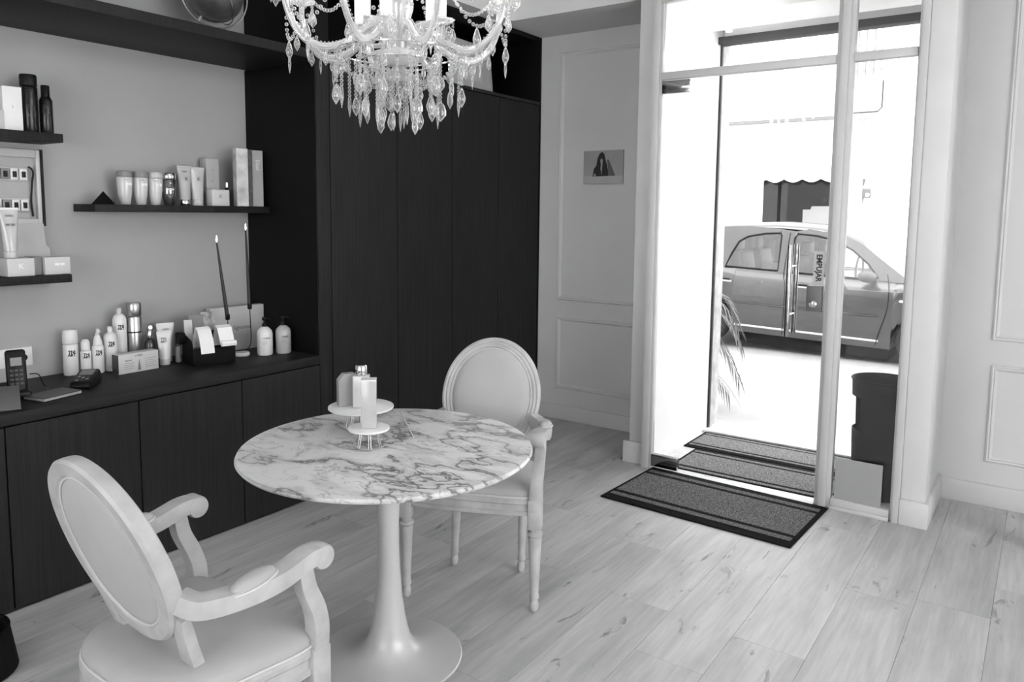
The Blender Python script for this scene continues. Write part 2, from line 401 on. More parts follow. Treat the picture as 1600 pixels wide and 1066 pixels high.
# skirting
def skirt(name, segs, h=.112):
    m = MB()
    for (x0, x1, y0, y1) in segs: m.box(x0, x1, y0, y1, 0, h)
    return struct(m.obj(name, TRIM, bevel=.003))
skirt('baseboard_panelled', [(-3.15, -2.082, 4.818, 4.835)])
skirt('baseboard_pilaster_left', [(-2.112, -1.953, 4.225, 4.251)], .135)
skirt('baseboard_pilaster_right', [(-.536, -.405, 4.172, 4.202), (-.426, -.405, 4.202, 4.745)], .13)
skirt('baseboard_niche', [(-.405, 2.6, 4.727, 4.745)], .118)
# panel mouldings: mitred frame of a small ogee profile
def moulding(name, x0, x1, z0, z1, y):
    prof = [(0, 0), (.004, -.009), (.010, -.013), (.016, -.010), (.022, -.014), (.030, -.006), (.034, 0)]
    m = MB(); c = [(x0, z0, 1, 1), (x1, z0, -1, 1), (x1, z1, -1, -1), (x0, z1, 1, -1)]
    vs = []
    for (x, z, dx, dz) in c:
        for (p, d) in prof: vs.append((x+dx*p, y+d, z+dz*p))
    n = len(prof); fs = []
    for k in range(4):
        k2 = (k+1) % 4
        for i in range(n): j = (i+1) % n; fs.append((k*n+i, k*n+j, k2*n+j, k2*n+i))
    m.add(vs, fs); return struct(m.obj(name, TRIM, angle=25))
moulding('trim_1', -2.992, -2.2, .905, 2.705, 4.835)
moulding('trim_2', -2.992, -2.2, .235, .785, 4.835)
moulding('trim_3', -.222, .9, .90, 2.70, 4.745)
moulding('trim_4', -.215, .9, .24, .772, 4.745)

# ------------------------------------------------------------------ shop front: aluminium frame, sidelight, toplights
df = struct(bpy.data.objects.new('door_1', None)); COL.objects.link(df)
m = MB(); m.box(-1.97, -1.925, 4.19, 4.25, 0, 2.80); m.box(-1.925, -1.908, 4.205, 4.245, 0, 2.765)
m.obj('jamb', FRAME, df, bevel=.003)
m = MB(); m.box(-.570, -.536, 4.175, 4.25, 0, 2.80); m.box(-.582, -.570, 4.205, 4.245, .0, 2.765)
m.obj('jamb', FRAME, df, bevel=.003)
m = MB(); m.box(-.952, -.868, 4.20, 4.25, 0, 2.765); m.box(-.93, -.89, 4.178, 4.20, 0, 2.765)
m.obj('mullion', FRAME, df, bevel=.003)
m = MB(); m.box(-1.925, -.57, 4.19, 4.25, 2.762, 2.80); m.obj('head', FRAME, df, bevel=.003)
m = MB(); m.box(-1.908, -.952, 4.195, 4.245, 2.325, 2.368); m.obj('transom', FRAME, df, bevel=.003)
m = MB(); m.box(-.868, -.582, 4.195, 4.245, 2.325, 2.368); m.obj('transom', FRAME, df, bevel=.003)
m = MB(); m.box(-.868, -.582, 4.19, 4.245, 0, .055); m.box(-.868, -.582, 4.175, 4.19, 0, .02); m.obj('bottom_rail', FRAME, df, bevel=.003)
m = MB(); m.box(-1.908, -.952, 4.18, 4.28, -.011, .006); m.obj('threshold', TRIM, df, bevel=.002)
for (a, b, z0, z1) in ((-1.908, -.952, 2.368, 2.762), (-.868, -.582, 2.368, 2.762), (-.868, -.582, .055, 2.325)):
    B(a, b, 4.217, 4.225, z0, z1).obj('pane', GLASS, df)
# glass door leaf
gd = struct(bpy.data.objects.new('door_2', None)); COL.objects.link(gd)
B(-1.9, -.958, 4.212, 4.222, .022, 2.322).obj('glass_leaf', GLASS, gd)
B(-1.906, -1.738, 4.198, 4.236, 2.246, 2.318).obj('patch_hinge', M('dark_chrome', .25, .15, 1, var=.3), gd, bevel=.003)
B(-1.906, -1.738, 4.198, 4.236, .018, .092).obj('patch_hinge', MATS['dark_chrome'], gd, bevel=.003)
for yy in (4.15, 4.284):
    MB().tube([(-1.125, yy, .905), (-1.125, yy, 1.395)], .014, 14).obj('pull_bar', M('bar_steel', .32, .12, 1, var=.3, scale=30), gd)
for zz in (1.02, 1.28):
    MB().tube([(-1.125, 4.15, zz), (-1.125, 4.284, zz)], .008, 10).obj('bar_fixing', CHROME, gd)
lk = B(-1.043, -.962, 4.195, 4.24, 1.045, 1.182).obj('lock_case', M('lock_grey_metal', .14, .5, .3), gd, bevel=.004)
q = MB(); q.T = Matrix.Translation((-1.005, 4.19, 1.085)) @ Matrix.Rotation(radians(90), 4, 'X'); q.lathe([(.02, -.004), (.02, .006), (.013, .012)], 18); q.obj('lock_cylinder', CHROME, lk)
B(-1.009, -1.001, 4.172, 4.19, 1.068, 1.102).obj('thumb_turn', CHROME, lk, bevel=.002)
st = B(-1.016, -.962, 4.2105, 4.2118, 1.188, 1.363).obj('door_sticker', M('sticker_pale', .5, .5), gd)
st['label'] = 'grey sticker reading EMPUJAR down the glass'
text_obj('lettering', 'EMPUJAR', .040, INK, gd, (-.989, 4.2095, 1.276), (0, radians(90), 0), sx=.9, bold=.03)

# ------------------------------------------------------------------ porch beyond the glass
struct(B(-2.2, -1.955, 4.86, 5.27, -.1, 3.1).obj('wall_porch_left', VEST))
struct(B(-1.972, -1.955, 4.25, 4.86, -.1, 2.9).obj('wall_porch_reveal', VEST))
jm = struct(B(-2.35, -1.95, 5.275, 5.46, -.1, 2.9).obj('wall_porch_jamb', MARBJ, bevel=.006))
struct(B(-1.958, -1.94, 5.252, 5.275, -.02, 2.72).obj('trim_5', M('shutter_guide_metal', .03, .5, .5)))
struct(B(-.48, -.2, 4.86, 5.46, -.1, 3.1).obj('wall_porch_right', VEST))
struct(B(-.536, -.48, 4.25, 5.0, -.1, 2.9).obj('wall_porch_reveal_right', VEST))
struct(B(-2.2, -.2, 4.25, 5.3, 2.84, 2.95).obj('ceiling_porch', VEST))
p = MB(); c = [(4.95+.16*cos(a)*1.3, 2.84-.085*sin(a)) for a in [pi*k/10 for k in range(11)]]
p.prism([(y, z) for y, z in reversed(c)], -1.955, -.48, 'yzx')
struct(p.obj('ceiling_porch_roll', VEST))
struct(B(-1.955, -.48, 5.20, 5.30, 2.712, 2.76).obj('trim_6', M('shutter_slat_dark', .025, .7, .0, var=.2), bevel=.003))
struct(B(-6.5, 2.6, 5.30, 5.46, 2.76, 6.5).obj('wall_own_facade', PLAST))
struct(B(-6.5, -2.35, 5.28, 5.46, -.1, 2.76).obj('wall_own_facade_left', PLAST))
struct(B(-.2, 2.6, 5.28, 5.46, -.1, 2.76).obj('wall_own_facade_right', PLAST))
struct(B(-1.955, -.48, 4.25, 5.17, -.1, -.006).obj('floor_porch', STONE))
struct(B(-1.955, -.48, 5.17, 5.5, -.1, .012).obj('floor_porch_step', STONE, bevel=.006))
sp = thing('porch_spotlight', 'small round recessed spotlight in the porch ceiling corner', 'light', (-1.82, 5.03, 2.75))
MB().lathe([(.03, .0), (.03, .012), (.022, .014)], 20).obj('rim', CHROME, sp); MB().lathe([(.02, -.002), (.02, .003)], 16).obj('lens', BULB, sp)
l = bpy.data.lights.new('porch_spotlight_beam', 'POINT'); l.energy = 7; l.shadow_soft_size = .04
o = bpy.data.objects.new('porch_spotlight_beam', l); COL.objects.link(o); o.location = (-1.70, 4.70, 2.62)

# ------------------------------------------------------------------ mats
def striped_mat(name, label, x0, x1, y0, y1, z, skew=0, grp=None, mid=None):
    t = thing(name, label, 'mat', ((x0+x1)/2, (y0+y1)/2, z), skew, grp)
    w, h = (x1-x0)/2, (y1-y0)/2
    B(-w, w, -h, h, 0, .009).obj('rubber_edge', FIBK, t, bevel=.004)
    a = w-.022
    def band(n, f0, f1, mt, zt): B(-a, a, -h+2*h*f0, -h+2*h*f1, .009, zt).obj(n, mt, t, bevel=.002, segs=1)
    band('pile_field', .22, .78, mid or FIBG, .0135)
    band('pile_stripe', .10, .17, mid or FIBG, .013); band('pile_stripe', .83, .90, mid or FIBG, .013)
    band('black_stripe', .17, .22, FIBK, .0125); band('black_stripe', .78, .83, FIBK, .0125)
    return t
striped_mat('doormat', 'grey doormat with black stripes on the oak floor inside the door', -1.915, -.882, 3.575, 4.195, .0, radians(-2.6))
striped_mat('doormat', 'striped doormat beyond the glass door, next to the street step', -1.93, -.60, 4.765, 5.165, -.006, 0, None, FIBL)
striped_mat('doormat', 'striped doormat beyond the glass door, next to the door glass', -1.84, -.875, 4.262, 4.755, -.006, 0, None, FIBL)

# ================================================================== DARK CABINETS
def base_unit(y0, y1, label):
    t = thing('base_cabinet', label, 'cabinet', (XC, (y0+y1)/2, 0), 0, 'dark base cabinets under the worktop')
    w = (y1-y0)/2
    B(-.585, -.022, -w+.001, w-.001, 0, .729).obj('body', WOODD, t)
    B(-.02, 0, -w+.0025, w-.0025, .012, .726).obj('door', WOOD, t, bevel=.0015, segs=1)
for y0, y1, lb in ((.676, 1.187, 'dark wooden base cabinet next to the low black floor bin'), (1.187, 1.703, 'dark wooden base cabinet below the cordless phone and card terminal'),
               (1.703, 2.215, 'dark wooden base cabinet below the white bottles and carton'), (2.215, 2.70, 'dark wooden base cabinet beside the tall wardrobe, below the candle holder')):
    base_unit(y0, y1, lb)
tag(B(XB+.002, XC+.004, -.2, 2.699, .732, .779).obj('worktop', WOODT, bevel=.003), 'long dark wooden worktop over the base cabinets', 'worktop')
def tall_unit(y0, y1, label):
    t = thing('wardrobe_unit', label, 'wardrobe', (XC, (y0+y1)/2, 0), 0, 'tall dark wardrobe units')
    w = (y1-y0)/2
    B(-.585, -.022, -w+.001, w-.001, 0, 2.34).obj('body', WOODD, t)
    B(-.02, 0, -w+.003, w-.003, .012, 2.336).obj('door', WOOD, t, bevel=.0015, segs=1)
for y0, y1, lb in ((2.79, 3.301, 'tall dark wardrobe unit next to the open shelf niche'), (3.301, 3.805, 'tall dark wardrobe unit, second from the open shelf niche'),
               (3.805, 4.305, 'tall dark wardrobe unit behind the round table, third from the niche'), (4.305, 4.81, 'tall dark wardrobe unit next to the white panelled wall')):
    tall_unit(y0, y1, lb)
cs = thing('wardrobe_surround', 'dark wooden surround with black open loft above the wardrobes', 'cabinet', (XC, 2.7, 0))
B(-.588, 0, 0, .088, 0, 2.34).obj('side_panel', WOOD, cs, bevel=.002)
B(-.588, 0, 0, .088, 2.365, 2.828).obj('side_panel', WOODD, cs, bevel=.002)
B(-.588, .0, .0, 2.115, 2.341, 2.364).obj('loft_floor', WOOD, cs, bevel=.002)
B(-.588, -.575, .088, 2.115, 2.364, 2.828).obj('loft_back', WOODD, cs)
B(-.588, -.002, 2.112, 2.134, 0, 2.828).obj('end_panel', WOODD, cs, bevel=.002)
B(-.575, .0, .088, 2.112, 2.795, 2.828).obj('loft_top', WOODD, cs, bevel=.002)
# niche lining on the side panel
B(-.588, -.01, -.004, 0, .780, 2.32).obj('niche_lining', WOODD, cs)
tag(B(XB+.001, XC, -.2, 2.695, 2.325, 2.371).obj('long_shelf', WOOD, bevel=.002), 'long dark shelf high over the worktop carrying the globe', 'shelf')
def wshelf(y0, y1, z0, z1, label):
    tag(B(XB+.001, -3.543, y0, y1, z0, z1).obj('wall_shelf', WOOD, bevel=.002), label, 'shelf', 'floating dark wall shelves')
wshelf(1.747, 2.694, 1.533, 1.568, 'dark floating shelf holding bottles, tubes and tall books')
wshelf(.9, 1.625, 1.832, 1.870, 'dark floating shelf above the fuse box with black bottles')
wshelf(.9, 1.634, 1.222, 1.257, 'dark floating shelf under the fuse box with small white boxes')

# fuse box on the wall
fb = thing('fuse_box', 'open fuse box with breaker rows between two dark shelves', 'fuse box', (XB, 1.40, 1.64))
m = MB(); m.box(0, .03, -.21, -.185, -.17, .165); m.box(0, .03, .182, .2, -.17, .165); m.box(0, .03, -.185, .182, .13, .165); m.box(0, .03, -.185, .182, -.17, -.14)
m.obj('frame', PALEP, fb, bevel=.003)
B(.001, .008, -.185, .182, -.14, .13).obj('cover', M('fuse_cover_grey', .36, .5), fb)
for zz in (.055, -.08):
    B(.008, .02, -.18, .150, zz-.03, zz+.03).obj('breaker_row', PALEP, fb, bevel=.002)
    for k in range(9):
        br = B(.02, .03, -.174+k*.036, -.174+k*.036+.03, zz-.024, zz+.024).obj('breaker', WHITEP if k % 3 else MGREY, fb, bevel=.002)
        B(.03, .038, -.166+k*.036, -.166+k*.036+.014, zz-.014, zz+.012).obj('toggle', BLACK, br, bevel=.001)
B(0, .034, .2005, .2105, -.172, .167).obj('cover_edge_shadow', BLACK, fb)  # black strip stands for the shadow line along the door edge
MB().tube(spline([(.02, .155, .09), (.03, .168, .07), (.025, .165, .02), (.02, .160, -.06), (.02, .165, -.13)]), .004, 8).obj('door_rod', BLACK, fb)

# ================================================================== SMALL GOODS
FACE = radians(74)   # labels turned a little towards the room
def lathe_thing(name, label, cat, loc, parts, rz=FACE, group=None):
    t = thing(name, label, cat, loc, rz, group)
    for n, prof, mt in parts: MB().lathe(prof, 22).obj(n, mt, t, angle=50)
    return t
def rounded(r, h, br=.006, tr=.01, z0=0):
    return [(r-br, z0), (r-br*.3, z0+br*.3), (r, z0+br), (r, z0+h-tr), (r-tr*.3, z0+h-tr*.3), (r-tr, z0+h)]
def logo(t, z, r, size=.016, x=0):
    text_obj('logo_print', 'TNI', size, INK, t, (0, 0, z+size*.36), wrap=r, sx=1.0, bold=.05)
    text_obj('logo_print', 'ART', size, INK, t, (0, 0, z-size*.42), wrap=r, sx=.95, bold=.05)
ZC = .779
# counter row of white styling products
t = lathe_thing('mousse_can', 'tall white can with wide cap beside the short dome-capped bottle', 'can', (-3.668, 1.668, ZC),
    [('body', rounded(.032, .150), WHITEP), ('cap', [(.0315, .150), (.0325, .153), (.0315, .205), (.026, .213), (.0, .213)], WHITEP)])
logo(t, .105, .032, .018)
t = lathe_thing('travel_bottle', 'short white bottle with dome cap squeezed between can and pump bottle', 'bottle', (-3.632, 1.718, ZC),
    [('body', rounded(.023, .115), WHITEP), ('cap', [(.019, .115), (.019, .150), (.012, .163), (0, .166)], WHITEP)])
logo(t, .09, .023, .016)
t = lathe_thing('pump_bottle', 'white spray pump bottle with curved nozzle in the styling row', 'bottle', (-3.62, 1.768, ZC),
    [('body', rounded(.026, .135, tr=.012), WHITEP), ('neck', [(.021, .135), (.019, .150), (.013, .172), (.010, .180)], WHITEP)])
h = MB(); h.tube(spline([(0, .006, .178), (0, 0, .196), (0, -.012, .204), (0, -.028, .198)]), [.009]*9+[.009]*9+[.007], 10); h.obj('nozzle', WHITEP, t)
logo(t, .098, .026, .016)
t = lathe_thing('lotion_bottle', 'plain white shouldered bottle with small round cap in the styling row', 'bottle', (-3.63, 1.832, ZC),
    [('body', [(.027, 0), (.031, .005), (.031, .155), (.027, .172), (.015, .184)], WHITEP), ('cap', [(.012, .184), (.012, .206), (.009, .212), (0, .213)], WHITEP)])
logo(t, .13, .031, .016)
text_obj('small_print', 'tecni', .008, INKG, t, (0, 0, .022), wrap=.031)
t = lathe_thing('tall_lotion_bottle', 'tallest white bottle with round cap behind the white carton', 'bottle', (-3.665, 1.898, ZC),
    [('body', [(.027, 0), (.031, .005), (.031, .235), (.026, .252), (.015, .262)], WHITEP), ('cap', [(.012, .262), (.012, .284), (.009, .292), (0, .293)], PALEP)])
logo(t, .2, .031, .016)
t = lathe_thing('hairspray_can', 'tall silver spray can behind the white carton', 'can', (-3.655, 1.966, ZC),
    [('body', rounded(.033, .25), STEEL), ('band', [(.0335, .165), (.0335, .172)], DGREY), ('cap', [(.032, .25), (.0335, .252), (.0335, .305), (.030, .312), (0, .312)], STEEL)])
t = lathe_thing('serum_bottle', 'dark glass spray bottle with chrome head behind the carton', 'bottle', (-3.63, 2.028, ZC),
    [('body', [(.022, 0), (.025, .005), (.025, .105), (.018, .122), (.011, .13)], M('smoked_glass', .05, .12, .2)), ('collar', [(.012, .13), (.014, .135), (.011, .16), (.008, .17)], CHROME)])
h = MB(); h.tube([(0, .008, .182), (0, -.018, .186)], [.010, .009], 12); h.obj('spray_head', CHROME, t); logo(t, .08, .025, .013)
def squeeze_tube(name, label, loc, w, h, mat, capm, rz=FACE, tilt=0, group=None, cap_h=.03):
    """standing on its cap: round at the cap, flat crimp on top"""
    t = thing(name, label, 'tube', loc, rz, group)
    r0 = w*.36; m = MB(); vs = []; fs = []; n = 18; K = 9
    for k in range(K+1):
        f = k/K; z = cap_h+(h-cap_h)*f; a = r0+(w/2-r0)*f**1.1; b = r0*(1-f)**.8+.0018
        for i in range(n): an = 2*pi*i/n; vs.append((a*cos(an), b*sin(an), z))
    for k in range(K):
        for i in range(n): j = (i+1) % n; fs.append((k*n+i, k*n+j, (k+1)*n+j, (k+1)*n+i))
    fs.append(tuple(reversed(range(n)))); fs.append(tuple(range(K*n, K*n+n)))
    m.add(vs, fs); m.obj('body', mat, t, angle=60)
    B(-w/2, w/2, -.0022, .0022, h, h+.010).obj('crimp', mat, t, bevel=.001, segs=1)
    MB().lathe(rounded(r0*.98, cap_h, .002, .003), 20).obj('cap', capm, t)
    if tilt: t.rotation_euler[1] = tilt
    return t
t = squeeze_tube('cream_tube', 'larger white squeeze tube standing behind a smaller tube', (-3.64, 2.115, ZC), .085, .186, WHITEP, PALEP)
text_obj('small_print', 'LOREA', .011, INKG, t, (0, -.012, .165))
t = squeeze_tube('cream_tube', 'smaller white squeeze tube with black logo beside the ampoule carton', (-3.565, 2.065, ZC), .07, .158, WHITEP, PALEP)
text_obj('logo_print', 'TNI', .016, INK, t, (-.008, -.019, .132), (radians(-8), 0, 0)); text_obj('logo_print', 'ART', .016, INK, t, (-.008, -.021, .118), (radians(-8), 0, 0))
t = lathe_thing('sample_jar', 'small grey jar standing beside the black receipt box', 'jar', (-3.56, 2.135, ZC),
    [('body', rounded(.014, .085), MGREY), ('lid', [(.0145, .086), (.0145, .112), (.012, .116), (0, .116)], DGREY)])
# carton with ampoule picture
t = thing('ampoule_carton', 'long white carton with printed ampoule lying before the bottles', 'box', (-3.50, 1.898, ZC), radians(92))
B(-.099, .099, 0, .055, 0, .092).obj('carton', CARD, t, bevel=.0015)
B(-.0995, -.099, .001, .054, .002, .09).obj('side_flap', DGREY, t)
text_obj('lettering', 'LOREA', .012, INKG, t, (.0, -.0004, .078))
for k in range(5): B(.03, .085 - (k % 2)*.012, -.0006, 0, .018+k*.010, .0195+k*.010).obj('printed_line', INKG, t)
for k in range(4): B(-.072, -.03+(k % 2)*.006, -.0006, 0, .020+k*.009, .0215+k*.009).obj('printed_line', INKG, t)
text_obj('lettering', 'SERIOXYL', .008, INKG, t, (-.052, -.0005, .06))
m = MB(); m.add([(-.008, -.0008, .008), (.010, -.0008, .008), (.003, -.0008, .05), (.001, -.0008, .064), (-.001, -.0008, .05)], [(0, 1, 2, 3, 4)]); m.obj('printed_ampoule', INKG, t)
# black receipt box
t = thing('receipt_box', 'black receipt box stuffed with leaflets beside the candle holder', 'box', (-3.45, 2.235, ZC), radians(76))
w = MB(); hx, hy, hz = .105, .08, .125
m = MB(); m.box(-hx, hx, -hy, -hy+.006, 0, .085); m.box(-hx, hx, hy-.006, hy, 0, .150); m.box(-hx, hx, -hy, hy, 0, .006)
m.prism([(-hy+.006, 0), (hy-.006, 0), (hy-.006, .150), (-hy+.03, .125), (-hy+.006, .085)], -hx, -hx+.006, 'yzx'); m.prism([(-hy+.006, 0), (hy-.006, 0), (hy-.006, .150), (-hy+.03, .125), (-hy+.006, .085)], hx-.006, hx, 'yzx')
m.obj('box', BLACKM, t, bevel=.0015); B(-hx-.035, -hx, .02, .075, .10, .155).obj('side_holder', BLACKM, t, bevel=.004)
def sheet(name, label, cat, parent_loc, rz, pts, w, mt, grp=None):
    """a strip of paper following a side profile (y,z), width w"""
    m = MB(); th = .0012
    up_ = [Vector((p[0], p[1])) for p in pts]; n = len(up_); out = []
    for k in range(n):
        d = (up_[min(k+1, n-1)]-up_[max(k-1, 0)]).normalized(); out.append(up_[k]+Vector((-d.y, d.x))*th)
    m.prism([(p.x, p.y) for p in up_]+[(p.x, p.y) for p in reversed(out)], -w/2, w/2, 'yzx')
    o = m.obj(name, mt); o.location = parent_loc; o.rotation_euler[2] = rz
    return tag(o, label, cat, grp)
rb = Vector((-3.45, 2.235, ZC)); Rz = Matrix.Rotation(radians(76), 3, 'Z')
curl = [(.02+.0, .10)]
sheet('till_receipt', 'white paper receipt with rolled-up foot hanging over the black box', 'receipt', rb+Rz @ Vector((.062, -.02, .06)), radians(76),
      [(.03, .02), (.02, .085), (.0, .128), (-.03, .118), (-.055, .075), (-.068, .045), (-.082, .032), (-.096, .034), (-.10, .046), (-.092, .056), (-.08, .055)], .072, PAPER, 'till receipts in the box')
sheet('till_receipt', 'white paper receipt with a torn pointed foot in the black box', 'receipt', rb+Rz @ Vector((-.04, -.02, .06)), radians(80),
      [(.03, .02), (.02, .085), (.0, .126), (-.03, .112), (-.052, .07), (-.064, .035), (-.070, .0)], .068, PAPER, 'till receipts in the box')
for k, (dx, hh, mt, lb) in enumerate(((-.075, .215, CARD, 'pale narrow folded leaflet in the receipt box'), (-.03, .235, INKG, 'dark printed leaflet standing in the receipt box'), (.035, .245, M('leaflet_print', .3, .5, var=.7, scale=30), 'leaflet with mottled picture standing in the receipt box'))):
    o = B(-.036 if k else -.02, .036 if k else .02, -.002, .002, .012, hh).obj('leaflet', mt, bevel=.0006, segs=1); o.location = rb+Rz @ Vector((dx, .048+.012*k, 0)); o.rotation_euler = (radians(-8), 0, radians(76))
    tag(o, lb, 'leaflet', 'leaflets in the receipt box')
# candle holder
ch = thing('candle_holder', 'two-armed black wire candle holder on round white stone', 'candle holder', (-3.465, 2.43, ZC), radians(84))
MB().lathe([(.040, 0), (.046, .006), (.046, .016), (.040, .022), (.0, .023)], 28).obj('stone_base', STONE, ch)
MB().tube(spline([(-.068, 0, .215), (-.066, 0, .12), (-.062, 0, .07), (-.05, 0, .04), (-.02, 0, .03), (.03, 0, .03), (.053, 0, .045), (.062, 0, .08), (.062, 0, .14), (.058, 0, .262)]), .0024, 8).obj('wire', BLACK, ch)
for x, z in ((-.068, .2), (.058, .245)):
    MB().lathe([(.009, z), (.0115, z+.004), (.0115, z+.03), (.009, z+.03)], 14, x).obj('cup', BLACK, ch)
for x, z, hh, lean, lb in ((-.068, .204, .40, -.048, 'leaning black taper candle in the lower cup of the wire holder'), (.058, .249, .415, -.012, 'upright black taper candle in the higher cup of the wire holder')):
    Rc = Matrix.Rotation(radians(84), 3, 'Z')
    c = thing('taper_candle', lb, 'candle', Vector((-3.465, 2.43, ZC))+Rc @ Vector((x, 0, z)), radians(84), 'lit taper candles')
    MB().tube([(0, 0, 0), (lean*.5, 0, hh*.5), (lean, 0, hh)], [.0105, .008, .004], 14).obj('wax', WAX, c)
    MB().lathe([(.0006, hh), (.004, hh+.008), (.0045, hh+.014), (.0025, hh+.026), (.0003, hh+.036)], 12, lean).obj('flame', FLAME, c)
# gift bag card
t = thing('gift_box', 'pale flat gift box with script lettering behind the candles', 'box', (-3.625, 2.53, ZC), radians(85))
B(-.16, .16, 0, .045, 0, .243).obj('carton', M('pale_grey_box', .46, .6), t, bevel=.002)
text_obj('lettering', 'la Signorina', .032, INKG, t, (.01, -.0004, .125), sx=.9)
def wash_bottle(label, loc, mt, hd):
    t = thing('soap_bottle', label, 'bottle', loc, radians(66), 'soap pump bottles by the niche side')
    MB().lathe([(.036, 0), (.0405, .006), (.0405, .115), (.036, .132), (.022, .146), (.013, .152)], 26).obj('body', mt, t, angle=50)
    MB().lathe([(.0135, .150), (.0135, .168), (.006, .169), (.006, .186)], 16).obj('collar', BLACK, t)
    h = MB(); h.lathe([(.012, .186), (.013, .190), (.012, .200), (.006, .203)], 16); h.tube([(0, 0, .195), (.02, -.008, .196), (.032, -.012, .188)], [.006, .005, .004], 10); h.obj('pump_head', BLACK, t)
    text_obj('lettering', 'LOREA', .013, INK, t, (0, 0, .093), wrap=.0405); 
    for k, s in enumerate(('serie expert', 'shampoo')): text_obj('small_print', s, .0065, INKG, t, (-.006, 0, .074-.010*k), wrap=.0405)
wash_bottle('white soap pump bottle with black pump before the gift box', (-3.40, 2.535, ZC), WHITEP, 1)
wash_bottle('pale grey soap pump bottle beside the dark niche side panel', (-3.37, 2.632, ZC), M('translucent_grey_plastic', .42, .25), 1)
# phone, cradle, card terminal, notebook, wall socket
t = thing('cordless_phone', 'black cordless phone standing in its cradle', 'phone', (-3.40, 1.335, ZC), radians(74))
MB().prism([(-.045, -.05), (.045, -.05), (.045, .04), (-.045, .04)], 0, .03).obj('cradle', BLACK, t, bevel=.01, segs=3)
hs = MB(); hs.T = Matrix.Translation((0, .0, .02)) @ Matrix.Rotation(radians(-12), 4, 'X'); hs.box(-.036, .036, -.014, .014, 0, .175); h_ = hs.obj('handset', BLACK, t, bevel=.012, segs=3)
d = MB(); d.T = hs.T.copy(); d.box(-.02, .02, -.0155, -.013, .108, .142); d.obj('display', MGREY, h_, bevel=.001, segs=1)
for r_ in range(4):
    for c_ in range(3):
        k_ = MB(); k_.T = hs.T.copy(); k_.box(-.024+c_*.017, -.012+c_*.017, -.0162, -.013, .03+r_*.018, .04+r_*.018); k_.obj('key', DGREY, h_, bevel=.001, segs=1)
tag(MB().tube(spline([(-3.44, 1.40, .86), (-3.47, 1.445, .845), (-3.48, 1.465, .80), (-3.46, 1.47, .787), (-3.38, 1.44, .787), (-3.33, 1.40, .787), (-3.34, 1.38, .79)]), .0022, 8).obj('phone_cable', BLACK), 'thin black cable looping beside the cordless phone', 'cable')
t = thing('card_terminal', 'black card payment terminal with grey screen on the worktop', 'terminal', (-3.40, 1.605, ZC), radians(48))
m = MB(); m.prism([(-.09, 0), (.085, 0), (.09, .03), (.06, .062), (-.08, .034), (-.095, .018)], -.04, .04, 'yzx'); m.obj('body', BLACK, t, bevel=.007, segs=3)
s = MB(); s.T = Matrix.Translation((0, .02, .0515)) @ Matrix.Rotation(radians(11.3), 4, 'X'); s.box(-.028, .028, -.028, .032, 0, .003); s.obj('screen', M('terminal_screen', .16, .3), t, bevel=.001, segs=1)
for r_ in range(4):
    for c_ in range(3):
        k_ = MB(); k_.T = s.T.copy(); k_.box(-.026+c_*.019, -.012+c_*.019, -.088+r_*.0135, -.079+r_*.0135, -.002, .0025); k_.obj('key', DGREY if (r_+c_) % 3 else PALEP, t, bevel=.001, segs=1)
t = thing('appointment_book', 'thin dark notebook with pale page edges at the worktop edge', 'notebook', (-3.30, 1.425, ZC), radians(104))
B(-.085, .085, -.06, .06, 0, .003).obj('cover', BLACK, t, bevel=.001, segs=1); B(-.083, .083, -.058, .058, .003, .013).obj('pages', M('page_edges', .35, .7), t); B(-.085, .085, -.06, .06, .013, .016).obj('cover', M('book_cover_dark', .03, .35), t, bevel=.001, segs=1)
MB().tube([(.086, -.04, .009), (.086, .05, .009)], .004, 8).obj('pen_loop', BLACK, t)
t = thing('tablet_stand', 'grey tablet propped on a black wedge stand', 'tablet', (-3.27, 1.21, ZC), radians(70))
MB().prism([(-.07, 0), (.075, 0), (.07, .055)], -.09, .075, 'yzx').obj('stand', BLACK, t, bevel=.003)
s = MB(); s.T = Matrix.Translation((-.01, .0, .033)) @ Matrix.Rotation(radians(21.5), 4, 'X'); s.box(-.1, .085, -.085, .08, .0, .008); s.obj('tablet', M('tablet_grey', .12, .4), t, bevel=.003)
t = thing('wall_socket', 'white double wall socket plate behind the phone', 'socket', (XB, 1.44, .885))
B(0, .010, -.11, .095, -.045, .04).obj('plate', WHITEP, t, bevel=.003)
for k in (-.06, .04):
    q = MB(); q.T = Matrix.Translation((.010, k, 0)) @ Matrix.Rotation(radians(90), 4, 'Y'); q.lathe([(.02, -.002), (.02, .002), (.017, .0025), (.016, -.001)], 18); q.obj('outlet', PALEP, t)
q = MB(); q.tube([(.012, .04, 0), (.05, .045, 0)], [.018, .014], 12); q.obj('plug', BLACK, t)

